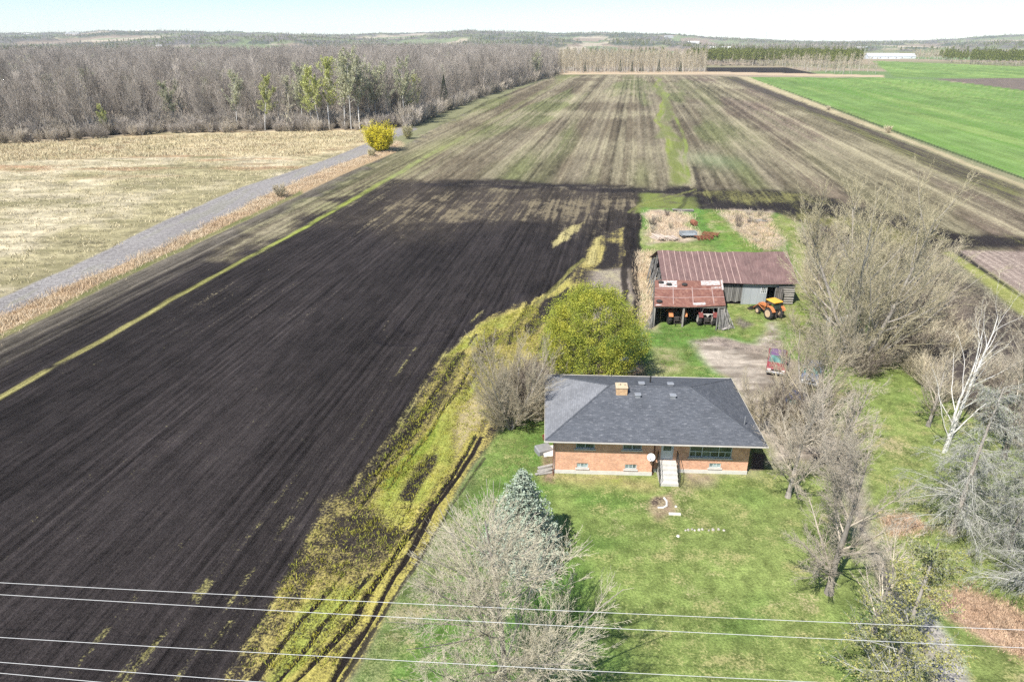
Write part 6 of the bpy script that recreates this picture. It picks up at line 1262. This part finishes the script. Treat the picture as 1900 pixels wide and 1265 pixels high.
gable(1678, 109, 30, 14, 3.2, 'shorter pale greenhouse right of the long one', M_FARG, M_FARG, 0)
gable(297, 97, 16, 26, 5, 'white roofed barn standing behind the left wood', M_FARW, M_FARW, 1.3)
gable(1341, 0, 62, 18, 5, 'long white shed on the far hillside right of centre', M_FARW, M_FARW, 0, zt=1900)
for i, (px, D, L, lb) in enumerate(((100, 2900, 30, 'white farmhouse among the hills at the far left'), (10, 4300, 50, 'pale house on the left end of the ridge'), (52, 4000, 60, 'pale low building on the left hillside'), (138, 3900, 75, 'pale long building below the left ridge'), (262, 4300, 40, 'small pale house on the ridge right of the hump'),
                                       (1600, 2500, 40, 'white building in the far plain above the greenhouse'), (1825, 2600, 34, 'white house in the trees at the far right'), (1856, 2500, 46, 'white shed at the far right edge of the plain'), (1287, 3000, 46, 'pale farm building on the far hill right of centre'), (1240, 3300, 40, 'small pale house on the tan hill field'), (950, 3900, 60, 'pale building on the hill behind the mast'), (1885, 2400, 30, 'small white building at the right edge'))):
    gable(px, 0, L, 14 + i % 4, 5, lb, M_FARW, M_FARW if i % 3 else M_FARR, rn.uniform(-.3, .3), zt=D, name='far_house')
M_MAST = mat_simple('mast_paint', (.45, .42, .42), .6, .1)
for px, D, h, lb in ((941, 4000, 60, 'thin lattice mast on the ridge near the middle'), (1421, 4200, 62, 'thin mast on the low ridge at the right')):
    x = (px - CX) / 1384 * D; z = float(hz_(np.array([x]), np.array([float(D)]))[0]); mb = MB()
    for i in range(3): a = i * 2.1; mb.tube((math.cos(a) * 1.1, math.sin(a) * 1.1, -5), (math.cos(a) * .4, math.sin(a) * .4, h), .22, .18, 4)
    for i in range(18): zz = i * h / 18; mb.tube((math.cos(i * 2.1) * 1.0, math.sin(i * 2.1) * 1.0, zz), (math.cos(i * 2.1 + 2.1) * 1.0, math.sin(i * 2.1 + 2.1) * 1.0, zz + h / 18), .12, k=3)
    top_mesh('radio_mast', mb, M_MAST, lb, 'mast', loc=(x, D, z))

# ---------------------------------------------------------------- grasses (nobody could count them)
def blades(name, zones, mats_, seed, label=None):
    """zones: (polygon px, count, height, width, clump radius)"""
    rg = np.random.default_rng(seed); Vs = []
    for pl, n, h, w, cl in zones:
        a, b = sample(pl, max(1, n // 6), int(rg.integers(1, 9999))); a = np.repeat(a, 6) + rg.normal(size=len(a) * 6) * cl; b = np.repeat(b, 6) + rg.normal(size=len(b) * 6) * cl; m = len(a)
        hh_ = h * rg.uniform(.5, 1.2, m); t = rg.random(m) * 6.283; ln = rg.normal(size=(m, 2)) * .65 * hh_[:, None]; hh_ = hh_ * (.45 + 1.1 * fbm(a / 2.2, b / 2.2, 17, 3) ** 2 * 2); ww = w * rg.uniform(.6, 1.3, m); dx, dy = np.cos(t) * ww / 2, np.sin(t) * ww / 2; z0 = np.full(m, -.05)
        Vs.append(np.stack([np.stack([a - dx, b - dy, z0], 1), np.stack([a + dx, b + dy, z0], 1), np.stack([a + ln[:, 0] + dx * .25, b + ln[:, 1] + dy * .25, hh_], 1), np.stack([a + ln[:, 0] - dx * .25, b + ln[:, 1] - dy * .25, hh_], 1)], 1).reshape(-1, 3))
    V = np.concatenate(Vs); o = link(name, np_mesh(name, V, np.arange(len(V)).reshape(-1, 4), mats_)); o['kind'] = 'stuff'; return o
def mat_grass(name, a, b, c=None, s=.15):
    n = NT(name); p = n.pos(); col = n.mix(n.remap(n.noise(p, s, 4, .7), .38, .62), a, b)
    if c is not None: col = n.mix(n.remap(n.noise(p, 2.5, 3, .7), .52, .62), col, c)
    return n.done(n.mix(1.0, col, n.remap(n.noise(p, 14, 2, .6), .3, .7, .7, 1.3), 'MULTIPLY'), .9, 0, .1)
blades('tall_dry_grass', [([(-300, 820), (0, 612), (200, 518), (430, 410), (640, 314), (740, 276), (740, 262), (690, 286), (600, 318), (500, 362), (400, 412), (300, 462), (150, 524), (0, 590), (-300, 745)], 50000, .38, .06, .9),
                          ([(1200, 394), (1285, 397), (1290, 440), (1205, 452)], 3500, .35, .05, .6), ([(1335, 392), (1420, 395), (1450, 440), (1420, 470), (1390, 450)], 4500, .35, .05, .6), ([(1184, 470), (1212, 465), (1214, 530), (1208, 605), (1192, 610), (1186, 540)], 4000, .4, .05, .4)],
       mat_grass('dry_orange_grass', (.58, .44, .29), (.64, .54, .38), (.50, .36, .23)), 1)
blades('meadow_grass', [([(-300, 290), (0, 268), (400, 250), (690, 243), (680, 262), (560, 290), (300, 290), (0, 300), (-300, 330)], 34000, .55, .16, .8), ([(-300, 330), (0, 300), (560, 290), (690, 264), (600, 298), (450, 346), (300, 412), (130, 498), (0, 553), (-300, 690)], 22000, .28, .14, .5)],
       mat_grass('straw_meadow_grass', (.58, .50, .33), (.46, .41, .25), (.50, .42, .27), .05), 2)
blades('lawn_grass', [(LAWNP[:9] + [(1440, 640), (1640, 700)] + LAWNP[12:15], 90000, .09, .035, .10)], mat_grass('lawn_blades', (.12, .185, .045), (.20, .23, .075), (.30, .28, .12), .5), 3)
blades('leaf_litter', [([(1715, 1095), (1790, 1085), (1870, 1120), (1960, 1190), (1960, 1250), (1850, 1200), (1770, 1150)], 9000, .10, .05, .3), ([(1640, 960), (1690, 955), (1720, 985), (1660, 995)], 2500, .10, .05, .3)], mat_grass('brown_leaf_litter', (.52, .38, .26), (.44, .30, .20), (.22, .15, .10), .5), 6)
blades('field_weeds', [([(430, 1240), (575, 990), (705, 850), (830, 660), (900, 600), (1000, 560), (1000, 640), (880, 820), (800, 940), (700, 1100), (620, 1240)], 30000, .12, .06, .12)], mat_grass('yellow_field_weeds', (.34, .31, .05), (.25, .27, .05), (.12, .10, .05), .4), 4)
# ---------------------------------------------------------------- the air
hz = MB(); hz.box(-5200, 5200, -80, 9400, -4, 170)
n = NT('air'); n.t.nodes.remove(n.b); pv = n.t.nodes.new('ShaderNodeVolumePrincipled'); pv.inputs['Color'].default_value = (.90, .95, 1.0, 1); pv.inputs['Density'].default_value = .00008; pv.inputs['Anisotropy'].default_value = 0.0
n.l(pv.outputs[0], n.out.inputs['Volume']); hzo = hz.build('haze', n.m); hzo['kind'] = 'stuff'
# lime green trees inside the wood
gsrc = []
for i in range(3):
    me = joined('aspen_tree', APROT[i], [B_WHITE, B_FORESTL, LIMEP]); o = link('aspen_tree', me); x, y = g([330, 545, 690][i], 238 - i * 4); o.location = (x, y, 0); tag(o, ['pale green leafing tree among the bare trees in the left half of the wood', 'pale green leafing tree behind the crooked dead tree', 'pale green leafing tree behind the group of white aspens'][i], 'tree', 'green trees inside the wood'); gsrc.append(o)
scatter('leafing_trees', xs[gm], ys[gm], gsrc, .8, 1.15)
